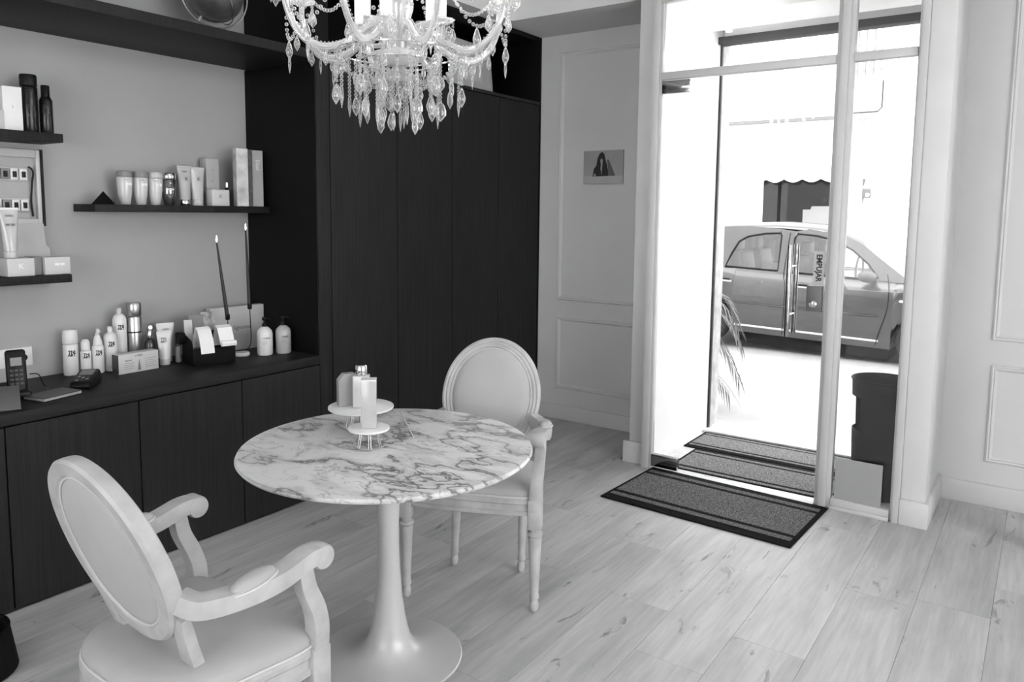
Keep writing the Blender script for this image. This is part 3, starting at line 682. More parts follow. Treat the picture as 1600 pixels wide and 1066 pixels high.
# middle shelf goods
ZA, XM = 1.5685, -3.64
t = thing('black_pyramid', 'small black pyramid at the free end of the bottle shelf', 'ornament', (XM, 1.835, ZA), radians(60))
MB().add([(-.048, -.048, 0), (.048, -.048, 0), (.048, .048, 0), (-.048, .048, 0), (0, 0, .062)], [(3, 2, 1, 0), (0, 1, 4), (1, 2, 4), (2, 3, 4), (3, 0, 4)]).obj('pyramid', BLACKM, t, bevel=.001, segs=1, smooth=False)
PB = M('satin_cream_plastic', .55, .22, var=.02, coat=.4)
for k, (y, lb) in enumerate(((1.938, 'pale tapered shampoo bottle next to the black pyramid'), (2.015, 'middle pale tapered shampoo bottle of three'), (2.09, 'pale tapered shampoo bottle beside the clear flask'))):
    t = lathe_thing('shampoo_bottle', lb, 'bottle', (XM, y, ZA), [('body', [(.021, 0), (.024, .004), (.031, .05), (.0355, .10), (.0362, .128), (.034, .131)], PB),
        ('cap', [(.0355, .132), (.0365, .136), (.0365, .15), (.032, .160), (0, .163)], MGREY if k < 2 else PALEP)], radians(80), 'tapered shampoo bottles')
    for q in range(2): B(-.004+q*.013, .006+q*.013, -.0372, -.0352, .092, .104).obj('label_mark', PAPER, t)
    text_obj('small_print', 'KERA', .008, INKG, t, (-.004, 0, .118), wrap=.0362)
t = lathe_thing('clear_flask', 'clear glass flask with chrome cap beside the shampoo bottles', 'bottle', (XM, 2.162, ZA),
    [('body', [(.020, 0), (.024, .004), (.033, .06), (.034, .125), (.03, .13)], glass_mat('flask_glass', .45, .25, .05)), ('core', [(.009, .003), (.009, .125)], M('flask_core', .4, .3)), ('cap', [(.033, .130), (.035, .134), (.035, .152), (.03, .160), (0, .161)], CHROME)], radians(80))
B(-.02, .012, -.036, -.034, .075, .083).obj('label_mark', PALEP, t)
t = squeeze_tube('mask_tube', 'pale grey mask tube with chrome cap beside the clear flask', (XM, 2.248, ZA), .072, .192, M('matte_cream_tube', .44, .5), CHROME, radians(80)); text_obj('emblem', 'K', .026, INKG, t, (.006, -.016, .135)); text_obj('small_print', 'KERA', .01, INKG, t, (0, -.008, .172))
t = squeeze_tube('mask_tube', 'shiny pale mask tube with light cap beside the stacked cartons', (XM, 2.318, ZA), .08, .188, M('satin_tube', .5, .2, coat=.5), PALEP, radians(80)); text_obj('emblem', 'K', .026, INKG, t, (.004, -.016, .135))
t = thing('low_carton', 'small square carton under the upright carton on the bottle shelf', 'box', (-3.615, 2.42, ZA), radians(88)); B(-.05, .05, -.03, .03, 0, .085).obj('carton', CARD, t, bevel=.0015); text_obj('emblem', 'K', .026, INKG, t, (0, -.0303, .05))
t = thing('upright_carton', 'upright narrow carton behind the small square carton', 'box', (-3.69, 2.425, ZA), radians(88)); B(-.037, .037, -.03, .03, 0, .248).obj('carton', M('carton_dark_side', .38, .55), t, bevel=.0015)
for z in (.19, .13): text_obj('small_print', 'K', .012, INKG, t, (0, -.0303, z))
t = thing('perfume_phial', 'thin black perfume phial beside the thick pale book', 'bottle', (-3.63, 2.487, ZA), 0); MB().lathe(rounded(.010, .1), 14).obj('body', BLACK, t); MB().lathe([(.008, .1), (.008, .125), (0, .127)], 12).obj('cap', CHROME, t); MB().lathe([(.0102, .03), (.0102, .05)], 14).obj('label_band', PALEP, t)
def book(label, y, w, h, cover, spine_txt, d=.045, lean=0):
    t = thing('tall_book', label, 'book', (-3.57-d/2, y, ZA), radians(78), 'tall books at the niche side')
    m = MB(); m.box(-w/2, -w/2+.0025, -d/2, d/2, 0, h); m.box(w/2-.0025, w/2, -d/2, d/2, 0, h); m.box(-w/2, w/2, -d/2, -d/2+.003, 0, h); m.obj('cover', cover, t, bevel=.001, segs=1)
    B(-w/2+.003, w/2-.003, -d/2+.004, d/2-.004, .004, h-.004).obj('pages', PAPER, t)
    if spine_txt: text_obj('spine_lettering', spine_txt, w*.5, M('silver_print', .6, .4), t, (0, -d/2-.0003, h*.74), (0, radians(90), 0))
    t.rotation_euler[1] = lean
    return t
book('thick pale book with blotchy spine on the bottle shelf', 2.548, .066, .308, M('blotchy_pale_cover', .5, .5, var=.35, scale=16), None)
book('slim black patterned book between two pale books', 2.598, .022, .305, M('black_lace_cover', .03, .4, var=1.0, scale=40), None)
book('grey book with silver spine lettering against the dark panel', 2.645, .062, .304, M('grey_cover', .3, .5), 'Dior')
# upper left shelf
ZU = 1.8705
t = thing('white_carton', 'plain bright white carton on the shelf above the fuse box', 'box', (XM, 1.462, ZU), radians(84)); B(-.036, .036, -.03, .03, 0, .185).obj('carton', PAPER, t, bevel=.0015); text_obj('small_print', 'l', .014, INKG, t, (0, -.0303, .1))
t = thing('small_white_box', 'low white box beside the plain white carton', 'box', (XM, 1.405, ZU), radians(90)); B(-.02, .02, -.03, .03, 0, .085).obj('carton', CARD, t, bevel=.0015)
DSP = M('dark_satin_can', .018, .25, .3, var=.2)
lathe_thing('dark_spray_can', 'tall thick black spray can on the upper shelf', 'can', (XM, 1.536, ZU), [('body', rounded(.033, .20), DSP), ('cap', [(.033, .2), (.0335, .203), (.0335, .24), (.031, .247), (0, .248)], BLACK)])
lathe_thing('dark_slim_bottle', 'slim black bottle with narrow cap on the upper shelf end', 'bottle', (XM, 1.603, ZU), [('body', [(.024, 0), (.0265, .005), (.0265, .145), (.018, .163)], DSP), ('cap', [(.0175, .163), (.0175, .208), (.015, .211), (0, .211)], BLACK)])
# lower left shelf
ZL = 1.2575
for y, lb, mk in ((1.445, 'small white box with letter emblem, a tube standing on it', 'K'), (1.592, 'small white box with two bright marks on the lower shelf', None)):
    t = thing('jar_carton', lb, 'box', (-3.62, y, ZL), radians(88), 'small white jar boxes'); B(-.052, .052, -.045, .045, 0, .076).obj('carton', CARD, t, bevel=.002)
    if mk: text_obj('emblem', mk, .032, PAPER, t, (0, -.0455, .042))
    else:
        for q in range(2): B(-.012+q*.022, .006+q*.022, -.0458, -.045, .04, .05).obj('label_mark', PAPER, t)
t = thing('grey_carton', 'narrow dark grey carton between two small white boxes', 'box', (-3.64, 1.518, ZL), radians(90)); B(-.019, .019, -.04, .04, 0, .078).obj('carton', MGREY, t, bevel=.0015)
t = squeeze_tube('treatment_tube', 'large satin squeeze tube standing on the emblem box', (-3.63, 1.428, ZL+.0765), .072, .205, MATS['satin_tube'], PALEP, radians(80)); text_obj('small_print', 'KERA', .012, INKG, t, (0, -.010, .18)); 
for q in range(2): B(-.016+q*.02, -.002+q*.02, -.0185, -.0165, .138, .147).obj('label_mark', INKG, t)
t = thing('pale_card', 'pale blank card leaning on the wall below the fuse box', 'card', (-3.695, 1.535, ZL), radians(90)); m = MB(); m.T = Matrix.Rotation(radians(-5), 4, 'X'); m.prism([(-.066, 0), (.082, 0), (.082, .11), (.066, .125), (.066, .222), (-.066, .222)], -.002, .002, 'xzy'); m.obj('sheet', M('blank_card', .44, .7), t, bevel=.0008, segs=1)

# globe on the long shelf
gl = thing('desk_globe', 'grey globe in a bright metal meridian ring on the high shelf', 'globe', (-3.45, 2.325, 2.371), radians(75))
MB().ball((0, 0, .235), .136, 32, 18).obj('sphere', M('antique_globe_print', .09, .3, var=.85, scale=5, coat=.4), gl)
q = MB(); tl = radians(-28); ax = Vector((sin(tl), 0, -cos(tl)))
q.tube([(.162*sin(a), 0, .235-.162*cos(a)) for a in [2*pi*k/48 for k in range(48)]], .0045, 8, True); q.obj('meridian_ring', STEEL, gl)
q = MB(); R_ = Matrix.Rotation(radians(62), 3, 'Y'); q.tube([Vector((0, 0, .235))+R_ @ Vector((.150*cos(a), .150*sin(a), 0)) for a in [2*pi*k/48 for k in range(48)]], .003, 8, True); q.obj('horizon_ring', STEEL, gl)
MB().lathe([(.075, 0), (.08, .004), (.07, .012), (.02, .02), (.014, .03), (.010, .075)], 26).obj('foot', STEEL, gl)
q = MB(); a = Vector((sin(radians(30)), 0, cos(radians(30)))); c0 = Vector((0, 0, .235)); q.tube([c0-a*.162, c0-a*.13], .006, 8); q.tube([c0+a*.13, c0+a*.162], .006, 8); q.obj('axis_pin', STEEL, gl)

# framed picture leaning in the loft
pf = thing('loft_picture', 'pale wide-matted small picture leaning in the loft above the wardrobes', 'picture', (-3.30, 4.205, 2.3645), radians(93))
m = MB(); m.T = Matrix.Rotation(radians(-6), 4, 'X'); m.box(-.245, .245, 0, .022, 0, .345); m.obj('frame', M('pale_frame', .45, .5), pf, bevel=.002)
m = MB(); m.T = Matrix.Rotation(radians(-6), 4, 'X'); m.box(-.241, .205, -.002, 0, .004, .341); m.obj('passe_partout', M('picture_mat', .42, .7), pf)
m = MB(); m.T = Matrix.Rotation(radians(-6), 4, 'X'); m.box(-.13, .115, -.003, -.002, .085, .25); m.obj('print', photo_print('mountain_print', 'hills'), pf)
# portrait print on panelled wall
pp = thing('portrait_print', 'small frameless portrait print of a seated dark-haired figure on panelled wall', 'picture', (-2.62, 4.834, 1.876))
B(-.158, .158, -.014, 0, -.117, .117).obj('panel', M('portrait_ground', .33, .5, var=.12, scale=4), pp, bevel=.001, segs=1)
def flat(name, poly, mt, y): MB().prism(poly, y, y+.0006, 'xzy').obj(name, mt, pp, smooth=False)
flat('printed_table', [(-.158, -.117), (.158, -.117), (.158, -.062), (-.158, -.062)], M('portrait_table', .42, .5), -.0148)
flat('printed_figure', [(-.082, -.065), (-.072, -.01), (-.052, .012), (-.045, .06), (-.028, .095), (-.008, .107), (.010, .09), (.02, .05), (.032, .015), (.04, -.02), (.042, -.062)], INK, -.0154)
flat('printed_shadow', [(.04, -.062), (.04, .0), (.03, .05), (.045, .052), (.07, .0), (.098, -.062)], M('portrait_shade', .10, .5), -.0151)
flat('printed_face', [(-.022, .05), (-.012, .062), (-.001, .05), (-.004, .02), (-.006, -.01), (-.010, -.055), (-.018, -.01), (-.016, .02)], M('portrait_skin', .3, .5), -.0160)
flat('printed_hand', [(-.075, -.064), (-.07, -.045), (-.058, -.045), (-.055, -.064)], MATS['portrait_skin'], -.0160)

# ================================================================== CHAIRS
def offset_outline(pts, d): return pts
def seat_outline(n=64, s=0.0):
    out = []
    for k in range(n):
        a = 2*pi*k/n
        c, q = cos(a), sin(a)
        e = 2/(7.0 if q > 0 else 3.4)
        x = abs(c)**e*(1 if c > 0 else -1); y = abs(q)**e*(1 if q > 0 else -1)
        w = .290-.075*(.5-.5*y)**1.2*1.0   # narrower to the rear
        out.append((x*(w-s), y*((.245 if y > 0 else .185)-s)+.008*(1-x*x)*(1 if y > 0 else 0)))
    return out
def ring_loft(m, rings):
    n = len(rings[0]); vs = [p for r in rings for p in r]; fs = []
    for k in range(len(rings)-1):
        for i in range(n): j = (i+1) % n; fs.append((k*n+i, k*n+j, (k+1)*n+j, (k+1)*n+i))
    fs.append(tuple(reversed(range(n)))); fs.append(tuple(range((len(rings)-1)*n, len(rings)*n)))
    return m.add(vs, fs)
BT = radians(18.5)                     # back recline
def back_pt(a, ra, rb, d):           # oval back: a angle, ra/rb radii, d depth (to the rear)
    x = ra*cos(a); h = rb*sin(a); zc, yc = .762, -.138
    return (x, yc-sin(BT)*h-cos(BT)*d, zc+cos(BT)*h-sin(BT)*d*.3)
def make_chair(label, loc, rz):
    t = thing('oval_back_armchair', label, 'armchair', loc, rz, 'oval back armchairs')
    # seat rail with moulded profile
    m = MB(); rings = []
    for s, z in ((.006, .385), (.0, .389), (.0, .402), (.006, .407), (.006, .43), (.0, .436), (.0, .447), (.006, .455)): rings.append([(x, y, z) for x, y in seat_outline(64, s)])
    ring_loft(m, rings).obj('seat_rail', CHAIRW, t, angle=30)
    m = MB(); rings = []
    for s, z in ((.012, .452), (.008, .462), (.008, .474), (.018, .487), (.05, .498), (.12, .506), (.19, .509)): rings.append([(x, y, z) for x, y in seat_outline(64, s)])
    ct = ring_loft(m, rings).obj('seat_cushion', FABRIC, t, angle=70)
    MB().tube([(x, y, .458) for x, y in seat_outline(64, .006)], .0045, 6, True).obj('piping', PIPING, ct)
    # legs
    def leg(x, y, top, lx=0, ly=0, r=1):
        m = MB(); m.T = Matrix.Translation((x, y, 0)) @ Matrix(((1, 0, -lx, lx*top), (0, 1, -ly, ly*top), (0, 0, 1, 0), (0, 0, 0, 1)))
        pr = [(.010, 0), (.015, .004), (.018, .018), (.0185, .03), (.015, .042), (.013, .047), (.019, .052), (.019, .064), (.0165, .07)]
        pr += [(.0165+.0105*f, .07+(top-.115)*f) for f in (.2, .4, .6, .8, 1)]
        zt = top-.045; pr += [(.022, zt+.003), (.030, zt+.009), (.030, zt+.019), (.022, zt+.025), (.024, zt+.045)]
        pr = [(a*r, b) for a, b in pr]
        m.lathe(pr, 32, flute=lambda k, a: (.05*abs(cos(6*a))-.05) if 9 <= k <= 12 else 0)
        return m.obj('leg', CHAIRW, t, angle=35)
    for sx in (-1, 1):
        leg(sx*.262, .218, .345); leg(sx*.15, -.145, .39, sx*.0, .14, .92)
        bl = MB(); bl.box(sx*.262-.026, sx*.262+.026, .190, .246, .335, .452); bl.obj('corner_block', CHAIRW, t, bevel=.004)
        MB().tube([(sx*.262, .2455, .395), (sx*.262, .249, .395)], .016, 12).obj('rosette', CHAIRW, t)
        # arm support: sabre curve from the block up to the scroll
        P = spline([(sx*.262, .219, .43), (sx*.265, .222, .50), (sx*.270, .208, .56), (sx*.272, .182, .62), (sx*.272, .172, .67)], 5)
        rr = [(.025-.003*k/(len(P)-1), .025-.004*k/(len(P)-1)) for k in range(len(P))]
        MB().tube(P, rr, 4, sq=True).obj('arm_support', CHAIRW, t, bevel=.004)
        # arm
        P = spline([(sx*.188, -.102, .682), (sx*.222, -.078, .668), (sx*.252, -.03, .670), (sx*.268, .04, .673), (sx*.272, .11, .679), (sx*.272, .18, .696), (sx*.270, .222, .697)], 5)
        n = len(P)-1
        rr = [(.022+.006*min(1, k/n*2), .024-.002*k/n) for k in range(n+1)]
        am = MB(); am.tube(P, rr, 20, sq=True); am.T = Matrix.Translation((sx*.270, .224, .689)) @ Matrix.Rotation(radians(90), 4, 'Y')
        am.lathe([(.018, -.028), (.029, -.027), (.032, -.02), (.032, .02), (.029, .027), (.018, .028), (.008, .030)], 24)
        ao = am.obj('arm', CHAIRW, t, angle=45)
        # padded armrest
        pd = MB(); rings = []
        for s, zz in ((1.0, -.004), (1.0, .004), (.93, .012), (.75, .019), (.4, .023)):
            rings.append([(sx*(.266)+.027*s*cos(a), .035+.062*s*sin(a), .690+zz+.13*(.062*s*sin(a))) for a in [2*pi*k/28 for k in range(28)]])
        ring_loft(pd, rings).obj('arm_pad', FABRIC, ao, angle=60)
        pp_ = MB(); pp_.tube([(sx*.266+.0285*cos(a), .035+.064*sin(a), .691+.13*.064*sin(a)) for a in [2*pi*k/28 for k in range(28)]], .004, 6, True); pp_.obj('piping', PIPING, ao)
        # uprights from rail to oval
        P = spline([(sx*.148, -.036, .45), (sx*.154, -.056, .515), (sx*.168, -.078, .58), (sx*.188, -.098, .64)], 4)
        MB().tube(P, [(.015, .032), (.015, .031), (.015, .030), (.015, .029), (.015, .028), (.015, .027), (.015, .026), (.015, .025), (.015, .024), (.015, .022), (.014, .020), (.013, .018), (.012, .016)], 4, sq=True).obj('back_upright', CHAIRW, t, bevel=.003)
    # oval back frame: moulded ring
    prof = [(.000, .004), (.002, -.014), (.010, -.019), (.018, -.015), (.024, -.019), (.034, -.015), (.040, -.018), (.046, -.010), (.048, .018), (.040, .026), (.008, .026), (.001, .018)]
    m = MB(); N = 64; rings = []
    for k in range(N):
        a = 2*pi*k/N; rings.append([back_pt(a, .217-p, .252-p, d) for p, d in prof])
    n = len(prof); vs = [p for r in rings for p in r]; fs = []
    for k in range(N):
        k2 = (k+1) % N
        for i in range(n): j = (i+1) % n; fs.append((k*n+i, k*n+j, k2*n+j, k2*n+i))
    m.add(vs, fs).obj('back_frame', CHAIRW, t, angle=30)
    def pad(name, sgn, d0, bulge):
        m = MB(); rings = []
        for s, f in ((1, 0), (.985, .35), (.93, .7), (.8, .9), (.55, 1), (.2, 1.03)):
            rings.append([back_pt(2*pi*k/48, .172*s, .207*s, d0+sgn*bulge*f) for k in range(48)])
        return ring_loft(m, rings).obj(name, FABRIC, t, angle=60)
    b1 = pad('back_cushion', -1, -.006, .022); b2 = pad('back_panel', 1, .012, .016)
    MB().tube([back_pt(2*pi*k/48, .170, .205, -.010) for k in range(48)], .004, 6, True).obj('piping', PIPING, b1)
    MB().tube([back_pt(2*pi*k/48, .170, .205, .020) for k in range(48)], .0035, 6, True).obj('piping', PIPING, b2)
    return t
make_chair('whitewashed oval-back armchair beside the base cabinets, arms stretched toward the table', (-1.722, 1.003, 0), 0)
make_chair('whitewashed oval-back armchair tucked between the marble table and the wardrobes', (-1.884, 2.477, 0), radians(203.6))

# ================================================================== TABLE
TX, TY, TZ = -1.80, 1.83, .757
t = thing('tulip_table', 'round white marble table on a trumpet-shaped pedestal', 'table', (TX, TY, 0))
MB().lathe([(.485, TZ-.004), (.494, TZ-.010), (.488, TZ-.018), (.46, TZ-.026), (.30, TZ-.028)][::-1]+[(.490, TZ-.001), (.482, TZ)], 96).obj('marble_top', MARB, t, angle=30)
pr = [(.255, 0), (.256, .003), (.252, .006), (.20, .010), (.15, .016), (.115, .026), (.092, .042), (.077, .065), (.066, .10), (.056, .15), (.047, .22), (.040, .31), (.036, .40), (.036, .48), (.040, .56), (.048, .63), (.060, .69), (.075, TZ-.028)]
MB().lathe(pr, 64).obj('pedestal', TULIP, t, angle=30)
# display stands: disc on a wire cage
def cake_stand(label, loc, r, h, rw0, rw1, n):
    t = thing('display_stand', label, 'stand', loc, 0, 'round display stands on the marble table')
    MB().lathe([(r-.002, h-.008), (r, h-.006), (r, h-.001), (r-.002, h)], 48).obj('disc', M('stand_white', .78, .4, var=.01), t)
    for k in range(n):
        a = 2*pi*k/n; a2 = a+.16
        MB().tube([(rw0*cos(a), rw0*sin(a), .002), (rw1*cos(a), rw1*sin(a), h-.008), (rw1*cos(a2), rw1*sin(a2), h-.008), (rw0*cos(a2), rw0*sin(a2), .002)], .0013, 6).obj('wire_leg', STEEL, t)
    MB().tube([(rw0*cos(2*pi*k/32), rw0*sin(2*pi*k/32), .002) for k in range(32)], .0016, 6, True).obj('wire_ring', STEEL, t)
cake_stand('larger round white display stand holding a bottle and a box', (-2.018, 1.915, TZ), .118, .085, .055, .04, 8)
cake_stand('smaller round white display stand carrying the tall slim carton', (-1.845, 1.785, TZ), .070, .065, .052, .038, 8)
t = thing('slim_carton', 'tall slim satin carton standing on the smaller display stand', 'box', (-1.845, 1.787, TZ+.0655), radians(42)); B(-.025, .025, -.022, .022, 0, .165).obj('carton', M('satin_card', .5, .3, .15, var=.04), t, bevel=.002); B(-.0253, .0253, -.0223, .0223, .160, .1656).obj('lid_edge', M('lid_edge_white', .75, .4), t, bevel=.001, segs=1)
t = thing('chrome_top_bottle', 'square pale bottle with chrome cap on the larger display stand', 'bottle', (-2.005, 1.905, TZ+.0855), radians(40))
B(-.03, .03, -.022, .022, 0, .118).obj('body', M('satin_bottle', .5, .25, .1), t, bevel=.005, segs=3); MB().lathe([(.021, .118), (.022, .120), (.021, .150), (.018, .155), (0, .156)], 28).obj('cap', CHROME, t)
t = thing('grey_folded_box', 'grey box with slanted top behind the chrome-capped bottle', 'box', (-2.068, 1.888, TZ+.0855), radians(60))
MB().prism([(-.03, 0), (.03, 0), (.03, .118), (-.01, .118), (-.03, .095)], -.02, .02, 'xzy').obj('carton', M('grey_gloss_card', .33, .35), t, bevel=.0015)
t = tag(MB().tube([(-2.066, 2.172, TZ+.0022), (-1.782, 1.94, TZ+.0022)], .0022, 8).obj('incense_stick', M('pale_stick', .8, .5)), 'thin white stick lying across the marble table top', 'stick')

# ================================================================== CHANDELIER
CX, CYY, CZ = -1.832, 1.925, 2.065
cl = thing('crystal_chandelier', 'crystal chandelier with curved arms and hanging drops above the table', 'chandelier', (CX, CYY, CZ))
MB().lathe([(.014, -.075), (.05, -.07), (.058, -.058), (.03, -.045), (.018, -.03)], 28).obj('lower_dish', CRYSTM, cl)
MB().lathe([(.02, -.03), (.06, -.022), (.082, -.004), (.085, .012), (.06, .02), (.024, .03)], 32).obj('hub_bowl', M('frosted_glass_bowl', .55, .3, var=.05), cl)
MB().lathe([(.022, .03), (.03, .06), (.024, .09), (.036, .12), (.048, .16), (.044, .22), (.028, .26), (.036, .29), (.022, .33), (.03, .38), (.05, .42), (.03, .46), (.018, .5), (.018, .62)], 24, flute=lambda k, a: .07*cos(12*a)).obj('baluster', CRYSTM, cl, angle=60)
MB().lathe([(.02, .5), (.09, .505), (.095, .515), (.03, .53)], 32).obj('crown', CRYSTM, cl)
MB().tube([(0, 0, .62), (0, 0, ZT-CZ-.03)], .006, 8).obj('chain', CHROME, cl); MB().lathe([(.06, ZT-CZ-.03), (.055, ZT-CZ-.001)], 24).obj('ceiling_rose', CHROME, cl)
AR = [(.03, .012), (.042, .062), (.072, .098), (.108, .088), (.15, .052), (.2, .022), (.262, .012), (.32, .042), (.357, .095), (.372, .15), (.372, .195)]
def drop_mesh():
    m = MB(); n = 6; pr = [(.0008, 0), (.005, -.008), (.0105, -.026), (.0085, -.036), (.0006, -.05)]
    m.lathe(pr, n); return m.mesh('crystal_drop', CRYST, angle=75)
def spear_mesh():
    m = MB(); m.lathe([(.0008, 0), (.004, -.006), (.0048, -.03), (.0006, -.055)], 6); return m.mesh('crystal_spear', CRYST, angle=75)
def plaque_mesh():
    m = MB(); m.lathe([(.0008, 0), (.010, -.008), (.0145, -.022), (.0145, -.034), (.0006, -.05)], 6)
    me = m.mesh('crystal_plaque', CRYST, angle=75)
    for v in me.vertices: v.co.y *= .4
    return me
DROP, SPEAR, PLAQ = drop_mesh(), spear_mesh(), plaque_mesh()
def hang(me, x, y, z, parent, s=1):
    o = link(me.name, me, parent, (x, y, z), random.random()*pi); o.scale = (s*1.15, s*1.15, s*1.15); return o
def bead(m, p, r=.0055): m.ball(p, r, 6, 4)
NA = 8
def stuffed(o): o['kind'] = 'stuff'; return o     # tiny beads on one thread
for k in range(NA):
    a = 2*pi*k/NA+.30; c, s = cos(a), sin(a)
    tw = lambda r: a+.9*(r-.2)*0+.0
    P = [Vector((r*c, r*s, z)) for r, z in AR]; P = spline(P, 5)
    arm = MB().tube(P, .0095, 10).obj('arm', CRYSTM, cl)
    m = MB()
    for i in range(8, len(P)-4, 1):
        q = (P[i]+P[i-1])/2
        bead(m, (P[i].x, P[i].y, P[i].z-.0145)); bead(m, (q.x, q.y, q.z-.0145))
        bead(m, (P[i].x-s*.010, P[i].y+c*.010, P[i].z+.009), .004); bead(m, (P[i].x+s*.010, P[i].y-c*.010, P[i].z+.009), .004)
    stuffed(m.obj('bead_trim', CRYST, arm, smooth=False))
    x, y = .372*c, .372*s
    MB().lathe([(.008, .19), (.02, .196), (.042, .205), (.046, .211), (.03, .209), (.012, .212)], 20, x, y, flute=lambda k_, b: .06*cos(10*b)).obj('drip_pan', CRYSTM, arm, angle=60)
    MB().lathe([(.011, .212), (.015, .22), (.0155, .30), (.012, .305)], 16, x, y).obj('candle_sleeve', M('candle_sleeve_white', .85, .4, var=.01), arm)
    MB().lathe([(.006, .305), (.014, .322), (.015, .335), (.007, .362), (.0006, .378)], 14, x, y).obj('bulb', BULB, arm)
    for j in range(6):
        b = 2*pi*j/6+a; px, py = x+.040*cos(b), y+.040*sin(b)
        m = MB(); [bead(m, (px, py, .198-q*.011)) for q in range(2)]; stuffed(m.obj('bead_string', CRYST, arm, smooth=False))
        hang(DROP if j % 2 else PLAQ, px, py, .180, arm, 1.0 if j % 2 else .95)
    # spear below the arm belly
    hang(SPEAR, .30*c, .30*s, .010, arm, .85)
    for rr_, zz_, me_ in ((.245, -.002, DROP), (.20, .008, PLAQ), (.335, .035, DROP)):
        hang(me_, rr_*c, rr_*s, zz_, arm, .85)
    # swag of beads from pan to crown
    m = MB()
    for q in range(1, 22):
        f = q/22; r = .34*(1-f)+.09*f; z = .215*(1-f)+.5*f-.16*sin(pi*f)
        bead(m, (r*c, r*s, z), .0068)
    stuffed(m.obj('bead_swag', CRYST, cl, smooth=False))
    a2 = a+pi/NA
    m = MB()
    for q in range(0, 19):     # swag between neighbouring pans
        f = q/18; b = a+2*pi/NA*f; r = .36; z = .19-.14*sin(pi*f)
        bead(m, (r*cos(b), r*sin(b), z), .0062)
    stuffed(m.obj('bead_swag', CRYST, cl, smooth=False))
    hang(DROP, .36*cos(a2), .36*sin(a2), .045, cl, 1.1)
    hang(SPEAR, .36*cos(a2), .36*sin(a2), -.005, cl, .9)
for k in range(5):      # inner tier: short arms with candle sleeves
    a = 2*pi*k/5+.1; c, s = cos(a), sin(a)
    P = spline([(.03*c, .03*s, .05), (.07*c, .07*s, .035), (.11*c, .11*s, .045), (.13*c, .13*s, .085)], 5)
    arm = MB().tube(P, .008, 8).obj('arm', CRYSTM, cl)
    MB().lathe([(.008, .085), (.03, .092), (.034, .098), (.012, .10)], 18, .13*c, .13*s).obj('drip_pan', CRYSTM, arm, angle=60)
    MB().lathe([(.011, .10), (.0145, .105), (.0145, .215), (.011, .22)], 16, .13*c, .13*s).obj('candle_sleeve', MATS['candle_sleeve_white'], arm)
    MB().lathe([(.006, .22), (.014, .237), (.015, .25), (.007, .277), (.0006, .293)], 14, .13*c, .13*s).obj('bulb', BULB, arm)
    for j in range(3):
        b = 2*pi*j/3+a; hang(DROP, .13*c+.032*cos(b), .13*s+.032*sin(b), .09, arm, .9)
# hanging basket below: strands of beads and drops
def strand(r, a, z0, z1, me, sc, mid=None):
    m = MB(); x, y = r*cos(a), r*sin(a); z = z0
    while z > z1:
        bead(m, (x, y, z), .0062); z -= .0125
    o = stuffed(m.obj('bead_strand', CRYST, cl, smooth=False))
    if mid: hang(mid, x, y, (z0+z1)/2+.02, o, .9)
    hang(me, x, y, z1, o, sc)
for k in range(16):
    a = 2*pi*k/16+.15; strand(.208+.006*(k % 2), a, .012, -.085-.015*(k % 3), (PLAQ, DROP, SPEAR)[k % 3], 1.15, PLAQ if k % 2 else None)
for k in range(14):
    a = 2*pi*k/14+.05; strand(.135+.008*(k % 2), a, -.02, -.135-.012*(k % 3), (DROP, PLAQ, SPEAR)[k % 3], 1.15, PLAQ if k % 2 else DROP)
for k in range(10):
    a = 2*pi*k/10+.2; strand(.072, a, -.055, -.160-.014*(k % 3), (SPEAR, DROP, PLAQ)[k % 3], 1.1, DROP if k % 2 else None)
for k in range(12):      # swags joining dish and basket ring
    a = 2*pi*k/12; m = MB()
    for q in range(16):
        f = q/15; r = .05*(1-f)+.208*f; z = -.065*(1-f)+.005*f-.055*sin(pi*f); bead(m, (r*cos(a), r*sin(a), z), .006)
    stuffed(m.obj('bead_swag', CRYST, cl, smooth=False))
for k, (r, z) in enumerate(((.208, .012), (.14, -.018))):
    MB().tube([(r*cos(2*pi*i/48), r*sin(2*pi*i/48), z) for i in range(48)], .003, 6, True).obj('basket_ring', CHROME, cl)
for k in range(NA):
    a = 2*pi*k/NA+.30
    if k % 2 == 0:
        l = bpy.data.lights.new('chandelier_bulb_light', 'POINT'); l.energy = 5; l.shadow_soft_size = .03
        o = bpy.data.objects.new('chandelier_bulb_light', l); COL.objects.link(o); o.location = (CX+.372*cos(a), CYY+.372*sin(a), CZ+.41)

# ================================================================== DOOR-SIDE THINGS
bn = thing('pedal_bin', 'black round waste bin with cut-out side behind the sidelight', 'bin', (-.70, 4.60, -.006))
m = MB(); n = 40; vs = []; fs = []; K = 12; hgt = .655
def bin_r(z): return .143+.022*(z/hgt)
hole = lambda a, z: (abs((a-radians(200)+pi) % (2*pi)-pi) < radians(38)) and .37 < z < .56
zs = [0, .06, .13, .2, .27, .33, .37, .42, .465, .51, .56, .6, .655]
for z in zs:
    for i in range(n): a = 2*pi*i/n; vs.append((bin_r(z)*cos(a), bin_r(z)*sin(a), z))
for k in range(len(zs)-1):
    for i in range(n):
        j = (i+1) % n; am_ = 2*pi*(i+.5)/n; zm = (zs[k]+zs[k+1])/2
        if not hole(am_, zm): fs.append((k*n+i, k*n+j, (k+1)*n+j, (k+1)*n+i))
fs.append(tuple(reversed(range(n)))); m.add(vs, fs)
bo = m.obj('body', M('bin_black', .004, .7, var=.2, spec=.15), bn); sm = bo.modifiers.new('wall', 'SOLIDIFY'); sm.thickness = .008; sm.offset = -1
MB().tube([(.166*cos(2*pi*i/n), .166*sin(2*pi*i/n), .655) for i in range(n)], .006, 8, True).obj('rim', MATS['bin_black'], bn)
